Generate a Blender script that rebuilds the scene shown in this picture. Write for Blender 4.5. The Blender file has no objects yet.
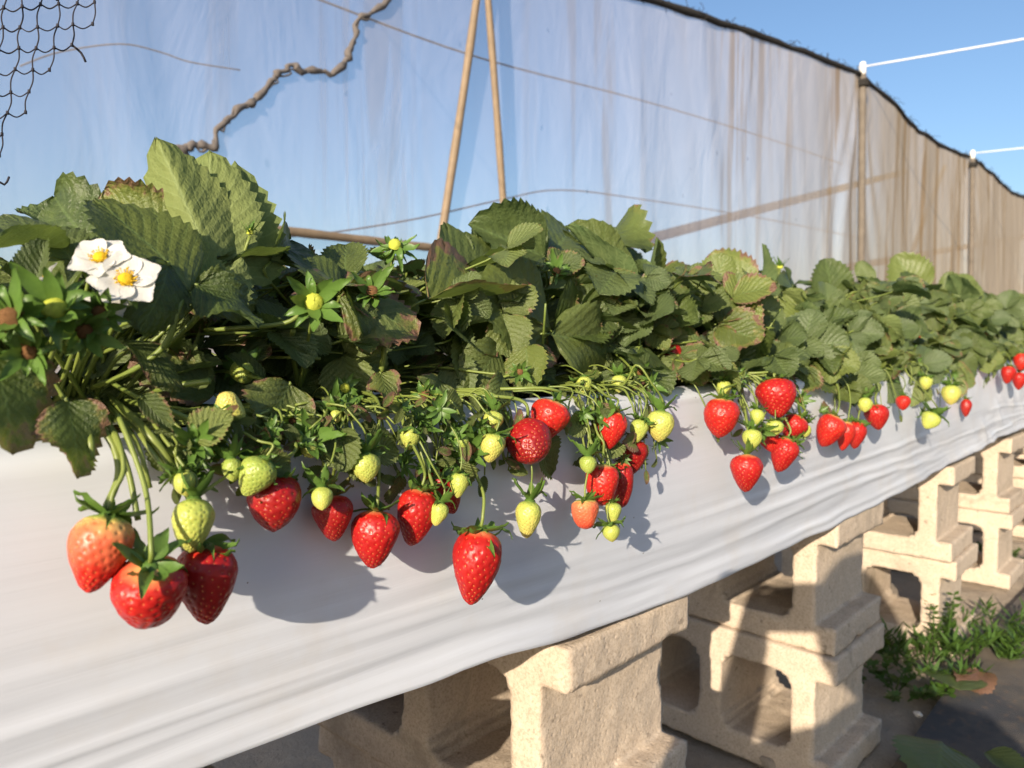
import bpy, bmesh, math, random
from mathutils import Vector, Matrix, noise
from mathutils.kdtree import KDTree
R = math.radians
sc = bpy.context.scene
col = sc.collection
rng = random.Random(11)

# ------------------------------------------------------------------ camera, sky, sun, exposure
CAM = Vector((0, 0, 0.66)); FPX = 750.0; YAW = R(43.4); PITCH = R(3.36)
cd = bpy.data.cameras.new('camera'); cam = bpy.data.objects.new('camera', cd); col.objects.link(cam)
cam.location = CAM; cam.rotation_euler = (R(90) - PITCH, 0, YAW - R(90))
cd.sensor_width = 36; cd.lens = 36 * FPX / 1024; cd.clip_start = 0.02; cd.clip_end = 2000
cd.dof.use_dof = True; cd.dof.focus_distance = 0.52; cd.dof.aperture_fstop = 11.0
sc.camera = cam
w = bpy.data.worlds.new("World"); sc.world = w; w.use_nodes = True
SUN_AZ = R(248.5); SUN_EL = R(18.5)
sky = w.node_tree.nodes.new('ShaderNodeTexSky'); sky.sky_type = 'NISHITA'; sky.sun_disc = False
sky.sun_elevation = SUN_EL; sky.sun_rotation = SUN_AZ; sky.air_density = 1.0; sky.dust_density = 2.0; sky.ozone_density = 3.2
w.node_tree.links.new(sky.outputs[0], w.node_tree.nodes['Background'].inputs[0])
w.node_tree.nodes['Background'].inputs[1].default_value = 0.11
SUN = Vector((math.sin(SUN_AZ) * math.cos(SUN_EL), math.cos(SUN_AZ) * math.cos(SUN_EL), math.sin(SUN_EL)))
sl = bpy.data.lights.new('sun', 'SUN'); sun = bpy.data.objects.new('sun', sl); col.objects.link(sun)
sl.energy = 5.0; sl.angle = R(0.5); sl.color = (1.0, 0.85, 0.67); sun.rotation_euler = SUN.to_track_quat('Z', 'Y').to_euler(); sun.location = (-5, -3, 5)
sc.view_settings.view_transform = 'Standard'; sc.view_settings.look = 'None'; sc.view_settings.gamma = 1
sc.view_settings.exposure = 0.74
sc.cycles.max_bounces = 8; sc.cycles.transparent_max_bounces = 24; sc.cycles.use_denoising = True

# ------------------------------------------------------------------ helpers
FWD = Vector((math.cos(PITCH) * math.cos(YAW), math.cos(PITCH) * math.sin(YAW), -math.sin(PITCH)))
RGT = Vector((math.sin(YAW), -math.cos(YAW), 0)); UPV = RGT.cross(FWD)
def at(px, py, Y):
    "the point of the picture at (px, py) that stands Y metres behind the camera's own line along the row"
    d = FWD + RGT * ((px - 512) / FPX) + UPV * ((384 - py) / FPX)
    return CAM + d * (Y / d.y)
def depth(p): return (p - CAM).dot(FWD)
def proj(p):
    d = p - CAM; z = d.dot(FWD)
    if z < 0.02: return None
    return 512 + FPX * d.dot(RGT) / z, 384 - FPX * d.dot(UPV) / z
def lerp_table(t, x):
    if x <= t[0][0]: return t[0][1]
    for (a, b), (c, d) in zip(t, t[1:]):
        if x <= c: return b + (d - b) * (x - a) / (c - a)
    return t[-1][1]
def smooth(a, b, x):
    t = min(1, max(0, (x - a) / (b - a))); return t * t * (3 - 2 * t)

def link(name, me, parent=None, mats=(), M=None):
    o = bpy.data.objects.new(name, me); col.objects.link(o)
    if me is not None:
        for m in mats:
            if m.name not in [x.name for x in me.materials if x]: me.materials.append(m)
    if M is not None: o.matrix_world = M
    if parent is not None: o.parent = parent
    return o
def thing(name, label, cat, M=None, group=None):
    o = bpy.data.objects.new(name, None); col.objects.link(o); o.empty_display_size = .02
    if M is not None: o.matrix_world = M
    return tag(o, label, cat, group)
def tag(o, label, cat, group=None):
    o['label'] = label; o['category'] = cat
    if group: o['group'] = group
    return o
def struct(o): o['kind'] = 'structure'; return o
def child(o, root, M):
    "parent o, built in world coordinates, to a thing placed with matrix M"
    o.parent = root; o.matrix_parent_inverse = M.inverted(); return o
def mesh(name, V, F, smoothed=True, uvs=None):
    me = bpy.data.meshes.new(name); me.from_pydata([tuple(v) for v in V], [], F)
    if smoothed: me.polygons.foreach_set('use_smooth', [True] * len(F))
    if uvs:
        l = me.uv_layers.new(name='UVMap')
        for lp in me.loops: l.data[lp.index].uv = uvs[lp.vertex_index]
    me.update(); return me
def fattr(me, name, vals):
    a = me.attributes.new(name, 'FLOAT', 'POINT'); a.data.foreach_set('value', vals)

class MB:
    "collects geometry for one mesh"
    def __init__(s): s.V = []; s.F = []; s.A = []
    def add(s, V, F, a=0.0):
        n = len(s.V); s.V += [Vector(v) for v in V]; s.F += [tuple(i + n for i in f) for f in F]; s.A += [a] * len(V)
    def tube(s, pts, rad, sides=6, smooth_n=4, a=0.0):
        pts = [Vector(p) for p in pts]
        if smooth_n > 1 and len(pts) > 2: pts, rad = catmull(pts, rad, smooth_n)
        elif not isinstance(rad, (list, tuple)): rad = [rad] * len(pts)
        V = []; F = []; up = Vector((.31, .17, .94)); prev = None
        for i, p in enumerate(pts):
            t = (pts[min(i + 1, len(pts) - 1)] - pts[max(i - 1, 0)]).normalized()
            if prev is None: prev = t.orthogonal().normalized()
            n = (prev - t * prev.dot(t)); n = n.normalized() if n.length > 1e-6 else t.orthogonal().normalized(); prev = n
            b = t.cross(n)
            for k in range(sides):
                q = 2 * math.pi * k / sides; V.append(p + (n * math.cos(q) + b * math.sin(q)) * rad[i])
        for i in range(len(pts) - 1):
            for k in range(sides):
                k2 = (k + 1) % sides; F.append((i * sides + k, i * sides + k2, (i + 1) * sides + k2, (i + 1) * sides + k))
        F.append(tuple(range(sides))[::-1]); F.append(tuple((len(pts) - 1) * sides + k for k in range(sides)))
        s.add(V, F, a)
    def build(s, name, mats, parent=None, M=None, smoothed=True, world=True):
        me = mesh(name, s.V, s.F, smoothed)
        o = link(name, me, None, mats)
        if parent is not None:
            if M is not None: child(o, parent, M)
            else: o.parent = parent
        return o
def catmull(pts, rad, n):
    if not isinstance(rad, (list, tuple)): rad = [rad] * len(pts)
    P = [pts[0] * 2 - pts[1]] + pts + [pts[-1] * 2 - pts[-2]]; out = []; ro = []
    for i in range(1, len(P) - 2):
        for k in range(n):
            t = k / n; a, b, c, d = P[i - 1], P[i], P[i + 1], P[i + 2]
            out.append(0.5 * ((2 * b) + (c - a) * t + (2 * a - 5 * b + 4 * c - d) * t * t + (3 * b - a - 3 * c + d) * t ** 3))
            ro.append(rad[i - 1] * (1 - t) + rad[i] * t)
    out.append(pts[-1]); ro.append(rad[-1]); return out, ro

# ------------------------------------------------------------------ materials
class NT:
    "small node-building helper"
    def __init__(s, name):
        s.m = bpy.data.materials.new(name); s.m.use_nodes = True; s.t = s.m.node_tree; s.n = s.t.nodes; s.l = s.t.links
        s.n.clear(); s.out = s.n.new('ShaderNodeOutputMaterial')
    def node(s, typ, ins=None, **kw):
        n = s.n.new(typ)
        for k, v in kw.items(): setattr(n, k, v)
        for k, v in (ins or {}).items(): s.set(n.inputs[k], v)
        return n
    def set(s, sock, v):
        if isinstance(v, bpy.types.NodeSocket): s.l.new(v, sock)
        elif isinstance(v, bpy.types.Node): s.l.new(v.outputs[0], sock)
        else:
            if isinstance(v, (tuple, list)) and len(v) == 3 and sock.type == 'RGBA': v = (*v, 1)
            sock.default_value = v
    def math(s, op, a, b=0.0, c=None, clamp=False):
        n = s.node('ShaderNodeMath', operation=op, use_clamp=clamp); s.set(n.inputs[0], a); s.set(n.inputs[1], b)
        if c is not None: s.set(n.inputs[2], c)
        return n.outputs[0]
    def mix(s, f, a, b):
        n = s.node('ShaderNodeMix', data_type='RGBA'); s.set(n.inputs[0], f); s.set(n.inputs[6], a); s.set(n.inputs[7], b); return n.outputs[2]
    def noise(s, scale, detail=3, vec=None, rough=.5, dist=0.0):
        n = s.node('ShaderNodeTexNoise', {'Scale': scale, 'Detail': detail, 'Roughness': rough, 'Distortion': dist})
        if vec is not None: s.set(n.inputs['Vector'], vec)
        return n.outputs['Fac']
    def ramp(s, f, stops, interp='LINEAR'):
        n = s.node('ShaderNodeValToRGB'); s.set(n.inputs[0], f); r = n.color_ramp; r.interpolation = interp
        while len(r.elements) < len(stops): r.elements.new(.5)
        for e, (p, c) in zip(r.elements, stops):
            e.position = p; e.color = (*c, 1) if len(c) == 3 else c
        return n.outputs[0]
    def maprange(s, v, a, b, c=0.0, d=1.0, smoothstep=False):
        n = s.node('ShaderNodeMapRange', {0: v, 1: a, 2: b, 3: c, 4: d})
        if smoothstep: n.interpolation_type = 'SMOOTHSTEP'
        return n.outputs[0]
    def mapping(s, vec, scale=(1, 1, 1), rot=(0, 0, 0)):
        n = s.node('ShaderNodeMapping', {'Scale': scale, 'Rotation': rot}); s.set(n.inputs[0], vec); return n.outputs[0]
    def bump(s, h, strength=.3, dist=.002):
        return s.node('ShaderNodeBump', {'Height': h, 'Strength': strength, 'Distance': dist}).outputs[0]
    def done(s, sh): s.l.new(sh if isinstance(sh, bpy.types.NodeSocket) else sh.outputs[0], s.out.inputs[0]); return s.m
    def pos(s): return s.node('ShaderNodeNewGeometry').outputs['Position']
    def obj(s): return s.node('ShaderNodeTexCoord').outputs['Object']

def simple(name, c, rough=.6, var=.25, scale=60, bump=.2, spec=.4, sss=0):
    t = NT(name); n = t.noise(scale, 4, t.obj())
    d = tuple(x * (1 - var) for x in c); b = tuple(min(1, x * (1 + var)) for x in c)
    p = t.node('ShaderNodeBsdfPrincipled', {'Base Color': t.mix(n, d, b), 'Roughness': rough, 'Specular IOR Level': spec, 'Normal': t.bump(n, bump, .001)})
    if sss: t.set(p.inputs['Subsurface Weight'], sss); t.set(p.inputs['Subsurface Radius'], (.003, .002, .001))
    return t.done(p)

def mat_leaf():
    # object colour: R = scorched margin, G = yellowing, B = paleness, A unused
    t = NT('strawberry_leaf')
    uv = t.node('ShaderNodeTexCoord').outputs['UV']; sep = t.node('ShaderNodeSeparateXYZ', {0: uv})
    a = t.math('ABSOLUTE', t.math('MULTIPLY_ADD', sep.outputs[0], 2.0, -1.0)); v = sep.outputs[1]
    info = t.node('ShaderNodeObjectInfo'); oc = t.node('ShaderNodeSeparateColor', {0: info.outputs['Color']}); rnd = info.outputs['Random']
    burn, yel = oc.outputs[0], oc.outputs[1]
    pos = t.obj()
    ph = t.math('FRACT', t.math('SUBTRACT', t.math('MULTIPLY', v, 8.0), t.math('MULTIPLY', t.math('POWER', a, .85), 3.1)))
    sv = t.math('ABSOLUTE', t.math('SUBTRACT', ph, .5))                      # 0.5 on a side vein
    side = t.maprange(sv, .41, .5, 0, 1, True); mid = t.maprange(a, .02, .055, 1, 0, True)
    vein = t.math('MAXIMUM', t.math('MULTIPLY', side, .6), mid)
    n1 = t.maprange(t.noise(5, 5, pos, .62), .3, .7); n2 = t.noise(42, 3, pos)
    g = t.mix(n1, (.021, .040, .011), (.090, .128, .028)); g = t.mix(t.math('MULTIPLY', rnd, .65), g, (.115, .140, .032))
    g = t.mix(t.math('MULTIPLY', yel, .8), g, (.21, .25, .055)); g = t.mix(t.math('MULTIPLY', oc.outputs[2], .7), g, (.10, .14, .065))
    g = t.mix(t.math('MULTIPLY', vein, .5), g, (.13, .19, .06))
    under = t.mix(n1, (.085, .135, .05), (.15, .20, .075)); under = t.mix(t.math('MULTIPLY', yel, .7), under, (.27, .30, .09))
    under = t.mix(t.math('MULTIPLY', vein, .6), under, (.26, .32, .13))
    back = t.node('ShaderNodeNewGeometry').outputs['Backfacing']
    c = t.mix(back, g, under)
    edge = t.math('MAXIMUM', t.math('POWER', a, 1.4), t.math('MULTIPLY', v, v))
    e = t.math('ADD', edge, t.math('MULTIPLY', t.math('SUBTRACT', n1, .5), .7))
    lim = t.math('MULTIPLY_ADD', burn, -.62, 1.30)
    bm = t.maprange(t.math('SUBTRACT', e, lim), -.08, .05, 0, 1, True)
    halo = t.maprange(t.math('SUBTRACT', e, lim), -.24, -.02, 0, .6)
    c = t.mix(t.math('MULTIPLY', halo, t.math('MINIMUM', t.math('MULTIPLY', burn, 2.0), 1.0)), c, (.24, .22, .06))
    brown = t.mix(n2, (.085, .042, .028), (.28, .16, .105))
    c = t.mix(t.math('MULTIPLY', bm, t.math('GREATER_THAN', burn, .03)), c, brown)
    h = t.math('ADD', t.math('MULTIPLY', t.math('SUBTRACT', .5, sv), .9), t.math('MULTIPLY', t.noise(26, 4, pos), 1.1))
    p = t.node('ShaderNodeBsdfPrincipled', {'Base Color': c, 'Roughness': t.maprange(back, 0, 1, .42, .7), 'Specular IOR Level': t.maprange(back, 0, 1, .45, .2), 'Normal': t.bump(h, .8, .0014)})
    tr = t.node('ShaderNodeBsdfTranslucent', {'Color': t.mix(.45, c, (.30, .42, .04))})
    return t.done(t.node('ShaderNodeMixShader', {0: .28, 1: p.outputs[0], 2: tr.outputs[0]}))

def mat_berry():
    # object colour: R = ripeness, G = how much paler the shoulder is, B = darkness
    t = NT('strawberry_flesh')
    info = t.node('ShaderNodeObjectInfo'); oc = t.node('ShaderNodeSeparateColor', {0: info.outputs['Color']})
    seed = t.node('ShaderNodeAttribute', attribute_name='seed').outputs['Fac']; tt = t.node('ShaderNodeAttribute', attribute_name='along').outputs['Fac']
    n = t.noise(2.2, 3, t.obj()); nf = t.noise(11, 2, t.obj())
    r = t.math('ADD', oc.outputs[0], t.math('MULTIPLY', t.math('SUBTRACT', tt, .62), oc.outputs[1]))
    r = t.math('SUBTRACT', r, t.math('MULTIPLY', t.maprange(t.math('ADD', tt, t.math('MULTIPLY', n, .06)), .035, .15, 1, 0, True), .36))
    r = t.math('ADD', r, t.math('MULTIPLY', t.math('SUBTRACT', n, .5), t.math('MULTIPLY_ADD', oc.outputs[1], .7, .10)), clamp=True)
    c = t.ramp(r, [(0, (.22, .32, .060)), (.2, (.35, .42, .085)), (.4, (.58, .40, .13)), (.55, (.60, .135, .06)), (.72, (.43, .016, .010)), (.86, (.31, .0042, .007)), (1, (.165, .0028, .006))])
    c = t.mix(t.math('MULTIPLY', nf, .25), c, t.mix(.3, c, (.8, .15, .06)))
    sc_ = t.mix(t.maprange(r, .3, .75), (.10, .12, .02), (.50, .16, .05))
    sm = t.maprange(seed, .28, .6, 0, .95)
    c = t.mix(sm, c, sc_)
    p = t.node('ShaderNodeBsdfPrincipled', {'Base Color': c, 'Roughness': t.maprange(nf, .3, .7, .30, .46), 'Specular IOR Level': .34, 'Subsurface Weight': .18, 'Subsurface Radius': (.004, .0016, .0008), 'Subsurface Scale': 1.0,
                                            'Normal': t.bump(t.noise(34, 2, t.obj()), .12, .001)})
    return t.done(p)

def mat_film():
    t = NT('white_plastic_film'); P = t.pos()
    st = t.noise(1, 4, t.mapping(P, (4.5, 3, 150), (0, R(-5), 0)), .6, .5)
    st2 = t.noise(1, 3, t.mapping(P, (26, 8, 9), (0, R(24), 0)), .5)
    big = t.noise(3, 3, P)
    v = t.node('ShaderNodeTexVoronoi', {'Scale': 62.0, 'Vector': t.mapping(P, (1, .2, 1.2)), 'Randomness': 1.0})
    pick = t.math('GREATER_THAN', t.node('ShaderNodeSeparateColor', {0: v.outputs['Color']}).outputs[0], .86)
    speck = t.math('MULTIPLY', t.math('LESS_THAN', t.math('ADD', v.outputs['Distance'], t.math('MULTIPLY', t.noise(400, 2, P), .05)), .075), pick)
    c = t.mix(big, (.53, .565, .625), (.61, .645, .70)); c = t.mix(t.maprange(st, .5, .75, 0, .04), c, (.45, .43, .40))
    dust = t.maprange(t.noise(14, 5, P, .65), .5, .8, 0, .35); c = t.mix(dust, c, (.50, .44, .36))
    c = t.mix(t.math('MULTIPLY', speck, .75), c, (.10, .08, .06))
    h = t.math('ADD', st, t.math('MULTIPLY', st2, .35))
    p = t.node('ShaderNodeBsdfPrincipled', {'Base Color': c, 'Roughness': t.maprange(st, .3, .7, .36, .46), 'Specular IOR Level': .5, 'Normal': t.bump(h, .26, .0010)})
    return t.done(p)

def mat_concrete():
    t = NT('weathered_concrete'); P = t.obj(); W = t.pos()
    n = t.noise(9, 6, W, .65); f = t.noise(330, 3, W, .7); sp = t.noise(90, 4, W, .6)
    c = t.mix(n, (.41, .335, .255), (.60, .505, .40)); c = t.mix(t.maprange(sp, .52, .75, 0, .5), c, (.66, .57, .45)); c = t.mix(t.maprange(f, .45, .75, 0, .65), c, (.24, .18, .12))
    cr = t.maprange(t.noise(5, 8, W, .7, 1.2), .56, .66, 0, .55); c = t.mix(cr, c, (.26, .22, .17)); c = t.mix(t.maprange(t.noise(70, 3, W, .6), .66, .72, 0, .6), c, (.16, .13, .10))
    pit = t.node('ShaderNodeTexVoronoi', {'Scale': 140.0, 'Vector': W}).outputs['Distance']
    h = t.math('ADD', t.math('MULTIPLY', f, .6), t.math('ADD', sp, t.math('MULTIPLY', t.maprange(pit, 0, .35), .6)))
    return t.done(t.node('ShaderNodeBsdfPrincipled', {'Base Color': c, 'Roughness': .93, 'Specular IOR Level': .2, 'Normal': t.bump(h, .55, .0012)}))

def mat_ground():
    t = NT('dry_dirt'); W = t.pos(); n = t.noise(3, 8, W, .65); f = t.noise(45, 6, W, .7); g = t.noise(260, 3, W, .7)
    c = t.mix(n, (.27, .22, .165), (.44, .37, .285)); c = t.mix(t.maprange(f, .5, .75, 0, .6), c, (.46, .39, .30)); c = t.mix(t.maprange(g, .55, .8, 0, .6), c, (.08, .065, .05))
    h = t.math('ADD', f, t.math('MULTIPLY', g, .5))
    return t.done(t.node('ShaderNodeBsdfPrincipled', {'Base Color': c, 'Roughness': .95, 'Specular IOR Level': .15, 'Normal': t.bump(h, 1, .006)}))

def mat_mat():
    t = NT('black_woven_ground_cover'); W = t.pos()
    wx = t.node('ShaderNodeTexWave', {'Scale': 150.0, 'Vector': W, 'Distortion': .4}, wave_type='BANDS', bands_direction='X').outputs['Fac']
    wy = t.node('ShaderNodeTexWave', {'Scale': 110.0, 'Vector': W, 'Distortion': .4}, wave_type='BANDS', bands_direction='Y').outputs['Fac']
    d = t.maprange(t.noise(5, 6, W, .65), .40, .66, 0, .8); d2 = t.maprange(t.noise(70, 3, W), .56, .75, 0, .6)
    c = t.mix(t.math('MULTIPLY', wx, wy), (.035, .037, .043), (.075, .078, .088)); c = t.mix(d, c, (.20, .165, .125)); c = t.mix(d2, c, (.15, .10, .065))
    h = t.math('ADD', t.math('ADD', wx, wy), t.math('MULTIPLY', t.noise(30, 4, W), 3.0))
    return t.done(t.node('ShaderNodeBsdfPrincipled', {'Base Color': c, 'Roughness': .72, 'Specular IOR Level': .4, 'Normal': t.bump(h, .6, .002)}))

def mat_net():
    # fine insect netting: thread coverage grows where the sheet is seen edge-on, as a woven mesh does
    t = NT('fine_white_netting'); W = t.pos()
    streak = t.noise(1, 5, t.mapping(W, (6.5, 1, .30), (0, R(5), 0)), .62, .9); str2 = t.noise(1, 3, t.mapping(W, (1.6, 1, .16)), .5, .2)
    low = t.noise(.8, 4, W)
    sepz = t.node('ShaderNodeSeparateXYZ', {0: W})
    dirt = t.math('MULTIPLY', t.maprange(streak, .49, .60, 0, 1.0, True), t.maprange(str2, .36, .60, .06, 1.0))
    old = t.maprange(sepz.outputs[0], 2.4, 6.0, 0, 1)                       # the far lengths are older and browner
    dirt = t.math('MAXIMUM', dirt, t.math('MULTIPLY', old, .42)); dirt = t.math('MULTIPLY', dirt, t.math('MULTIPLY_ADD', old, .7, .42), clamp=True)
    spot = t.node('ShaderNodeTexVoronoi', {'Scale': 7.0, 'Vector': t.mapping(W, (1, .1, .8))})
    sp = t.math('LESS_THAN', t.math('ADD', spot.outputs['Distance'], t.math('MULTIPLY', t.noise(60, 2, W), .05)), .085)
    c = t.mix(low, (.58, .57, .66), (.72, .70, .78)); c = t.mix(old, c, (.68, .62, .53)); c = t.mix(t.math('MULTIPLY', dirt, 1.25, clamp=True), c, (.36, .26, .155)); c = t.mix(t.math('MULTIPLY', sp, .5), c, (.2, .16, .12))
    ge = t.node('ShaderNodeNewGeometry')
    ct = t.math('ABSOLUTE', t.node('ShaderNodeVectorMath', {0: ge.outputs['Normal'], 1: ge.outputs['Incoming']}, operation='DOT_PRODUCT').outputs['Value'])
    base = t.math('ADD', t.maprange(sepz.outputs[0], .8, 3.2, .19, .35), t.math('MULTIPLY', t.math('SUBTRACT', low, .5), .25)); base = t.math('ADD', base, t.math('MULTIPLY', dirt, .36))
    hol = t.math('POWER', t.math('SUBTRACT', 1.0, base), t.math('DIVIDE', 1.0, t.math('MAXIMUM', ct, .12)))
    nb = t.bump(t.math('ADD', t.noise(1, 5, t.mapping(W, (5, 5, 2.2), (0, R(20), 0)), .55, .8), t.math('MULTIPLY', t.noise(1, 4, t.mapping(W, (20, 9, 4), (0, R(-12), 0)), .6), .12)), .32, .05)
    d = t.node('ShaderNodeBsdfDiffuse', {'Color': c, 'Normal': nb}); tl = t.node('ShaderNodeBsdfTranslucent', {'Color': c})
    cl = t.node('ShaderNodeMixShader', {0: .4, 1: d.outputs[0], 2: tl.outputs[0]})
    return t.done(t.node('ShaderNodeMixShader', {0: hol, 1: cl.outputs[0], 2: t.node('ShaderNodeBsdfTransparent').outputs[0]}))

def mat_petal():
    t = NT('white_petal'); n = t.noise(8, 3, t.obj())
    c = t.mix(n, (.50, .50, .47), (.60, .60, .57))
    p = t.node('ShaderNodeBsdfPrincipled', {'Base Color': c, 'Roughness': .55, 'Normal': t.bump(t.noise(20, 3, t.obj()), .3, .001)})
    tr = t.node('ShaderNodeBsdfTranslucent', {'Color': (.8, .8, .74)})
    return t.done(t.node('ShaderNodeMixShader', {0: .25, 1: p.outputs[0], 2: tr.outputs[0]}))

def mat_green(name, a, b, tr=.2, rough=.5):
    t = NT(name); n = t.noise(14, 3, t.obj()); info = t.node('ShaderNodeObjectInfo').outputs['Random']
    c = t.mix(n, a, b); c = t.mix(t.math('MULTIPLY', info, .4), c, tuple((x + y) * .6 for x, y in zip(a, b)))
    p = t.node('ShaderNodeBsdfPrincipled', {'Base Color': c, 'Roughness': rough, 'Specular IOR Level': .45})
    if not tr: return t.done(p)
    l = t.node('ShaderNodeBsdfTranslucent', {'Color': t.mix(.4, c, (.3, .4, .04))})
    return t.done(t.node('ShaderNodeMixShader', {0: tr, 1: p.outputs[0], 2: l.outputs[0]}))

LEAF = mat_leaf(); BERRY = mat_berry(); FILM = mat_film(); CONC = mat_concrete(); GROUND = mat_ground(); MATT = mat_mat(); NET = mat_net(); PETAL = mat_petal()
SEPAL = mat_green('green_sepal', (.05, .115, .02), (.115, .20, .035), .2, .45)
DRYSEPAL = mat_green('wilted_sepal', (.09, .06, .02), (.16, .17, .04), .15, .7)
STALK = mat_green('green_stalk', (.085, .14, .022), (.20, .23, .05), .0, .45)
WEED = mat_green('weed_green', (.03, .075, .012), (.075, .14, .022), .25, .5)
SOIL = simple('dark_potting_mix', (.030, .022, .016), .95, .6, 120, 1.0, .1)
BAMBOO = simple('bamboo', (.21, .155, .10), .6, .3, 30, .3, .3)
WOOD = simple('grey_timber', (.14, .12, .098), .8, .3, 18, .4, .2)
DARKROPE = simple('black_rope', (.030, .028, .026), .9, .4, 90, .5, .2)
SEAMM = simple('dusty_folded_netting', (.135, .12, .112), .95, .3, 40, .6, .1)
WHITEROPE = simple('white_cord', (.78, .77, .73), .6, .1, 80, .2, .3)
WIRE = simple('grey_wire', (.20, .19, .18), .6, .2, 60, .1, .4)
BIRDNET = simple('dark_net_twine', (.035, .033, .04), .8, .3, 200, .1, .2)
YELLOW = simple('yellow_stamens', (.72, .46, .02), .7, .25, 160, .6, .2)
RECEPT = simple('yellow_green_receptacle', (.42, .46, .05), .55, .25, 160, .5, .4)
BROWN = simple('dried_brown', (.17, .085, .035), .85, .5, 130, .6, .2)
STONE = simple('pale_stone', (.5, .46, .4), .9, .3, 60, .4, .2)

# ------------------------------------------------------------------ ground
def axis(segs):
    out = []
    for a, b, st in segs:
        n = max(1, round((b - a) / st)); out += [a + (b - a) * i / n for i in range(n)]
    return out + [segs[-1][1]]
gx = axis([(-300, -20, 70), (-20, -1, 2), (-1, .3, .1), (.3, 4, .022), (4, 8, .1), (8, 40, 4), (40, 400, 60)])
gy = axis([(-300, -20, 70), (-20, -.6, 2), (-.6, 1.1, .022), (1.1, 3, .1), (3, 40, 4), (40, 400, 60)])
V = []
for y in gy:
    for x in gx:
        z = 0
        if -1 < x < 8 and -.6 < y < 3:
            z = .018 * noise.noise((x * 3, y * 3, 0)) + .009 * noise.noise((x * 11, y * 11, 3)) + .005 * noise.noise((x * 33, y * 33, 7))
            z *= smooth(-1, -.5, x) * smooth(8, 7, x) * smooth(-.6, -.3, y) * smooth(3, 2.6, y)
            z += .02 * smooth(.34, .42, y) * smooth(.62, .5, y) * smooth(.3, 1, x) * (noise.noise((x * 2.3, 1, 5)) + .25)
            z -= .012 * smooth(.36, .30, y)
        V.append((x, y, z - .012))
nx = len(gx)
F = [(j * nx + i, j * nx + i + 1, (j + 1) * nx + i + 1, (j + 1) * nx + i) for j in range(len(gy) - 1) for i in range(nx - 1)]
struct(link('ground', mesh('ground', V, F), None, [GROUND]))
# woven sheet in the aisle
V = []; mx = axis([(-2, .6, .2), (.6, 4, .03), (4, 9, .25)]); my = axis([(-.9, .12, .12), (.12, .345, .018)])
for y in my:
    for x in mx:
        e = .014 * noise.noise((x * 2.1, 2, 0)) * smooth(.2, .345, y)
        V.append((x, y + e, .008 + .010 * noise.noise((x * 4, y * 6, 1)) + .012 * abs(noise.noise((x * 1.5 + y * 7, y * 3, 4)))))
nx = len(mx)
F = [(j * nx + i, j * nx + i + 1, (j + 1) * nx + i + 1, (j + 1) * nx + i) for j in range(len(my) - 1) for i in range(nx - 1)]
struct(link('path', mesh('path', V, F), None, [MATT]))

# ------------------------------------------------------------------ shade net, posts, ropes
NY = 1.87
TOP = [(-4, 2.45), (.3, 2.45), (1.2, 2.22), (2.0, 2.10), (2.5, 2.08), (2.88, 2.15), (3.99, 2.30), (4.8, 2.39), (5.39, 2.455), (6.08, 2.43), (6.84, 2.37), (8.03, 2.40), (8.47, 2.45), (9.5, 2.42), (10.6, 2.40), (11.55, 2.46), (13, 2.38), (14.6, 2.46), (18, 2.4)]
POSTS = [.3, 5.39, 8.47, 11.55, 14.63]
def net_y(x, z):
    y = NY
    for k, p in enumerate(POSTS):                                     # folds fan out of every tie at a post
        d = x - p; spread = .12 + (2.5 - z) * .42
        f = math.exp(-(d / max(.1, spread)) ** 2)
        y += .011 * f * math.sin(d / spread * 11 + k * 2.1 + 5 * noise.noise((x * 2.4, z * .7, k)))
    hang = smooth(2.2, 3.2, x)
    y += .009 * hang * noise.noise((x * 6.5 + .22 * (z - 2.2) * 6, z * .35, 1)) + (.008 + .012 * hang) * noise.noise((x * 2.2, z * .5, 5)) + .03 * noise.noise((x * .5, z * .5, 9)) - .05 * (2.3 - z) * .2
    return y
xs = axis([(-4, .4, .12), (.4, 12, .028), (12, 18, .1)]); nz = 34
V = []
for j in range(nz + 1):
    for x in xs:
        zt = lerp_table(TOP, x) + .006 * noise.noise((x * 9, 0, 0)); z = zt * (1 - j / nz) + .0 * j / nz
        V.append((x, net_y(x, z), z))
nx = len(xs)
F = [(j * nx + i, j * nx + i + 1, (j + 1) * nx + i + 1, (j + 1) * nx + i) for j in range(nz) for i in range(nx - 1)]
netM = Matrix.Translation((5.4, NY, 0))
net = thing('shade_net', 'long pale fine-mesh netting screen hung upright behind the strawberry row', 'net', netM)
child(link('net_sheet', mesh('net_sheet', V, F), None, [NET]), net, netM)
m = MB(); pts = []
for x in axis([(-4, 18, .16)]):
    z = lerp_table(TOP, x); pts.append(Vector((x, net_y(x, z) - .002, z + .012 * noise.noise((x * 5, 1, 1)))))
m.tube(pts, [.017 + .007 * noise.noise((i * .7, 0, 0)) for i in range(len(pts))], 6, 2)
for k in range(420):                                                  # frayed threads along the top hem
    x = rng.uniform(1.6, 15); z = lerp_table(TOP, x); p = Vector((x, net_y(x, z), z)); l = rng.uniform(.03, .12)
    m.tube([p, p + Vector((rng.uniform(-.6, .9), rng.uniform(-.3, .1), rng.uniform(-.1, .5))) * l, p + Vector((rng.uniform(-.4, 1.6), rng.uniform(-.3, .2), rng.uniform(-.4, .7))) * l], .0017, 3, 2)
child(m.build('top_hem', [DARKROPE]), net, netM)
m = MB(); SEAM = [(158, 156), (174, 151), (186, 148), (206, 150), (211, 132), (222, 120), (240, 108), (256, 94), (272, 78), (285, 70), (300, 74), (326, 76), (340, 64), (346, 44), (352, 20), (372, 12), (392, -10), (430, -60)]
pts = []; rad = []; sr = random.Random(4)
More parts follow.
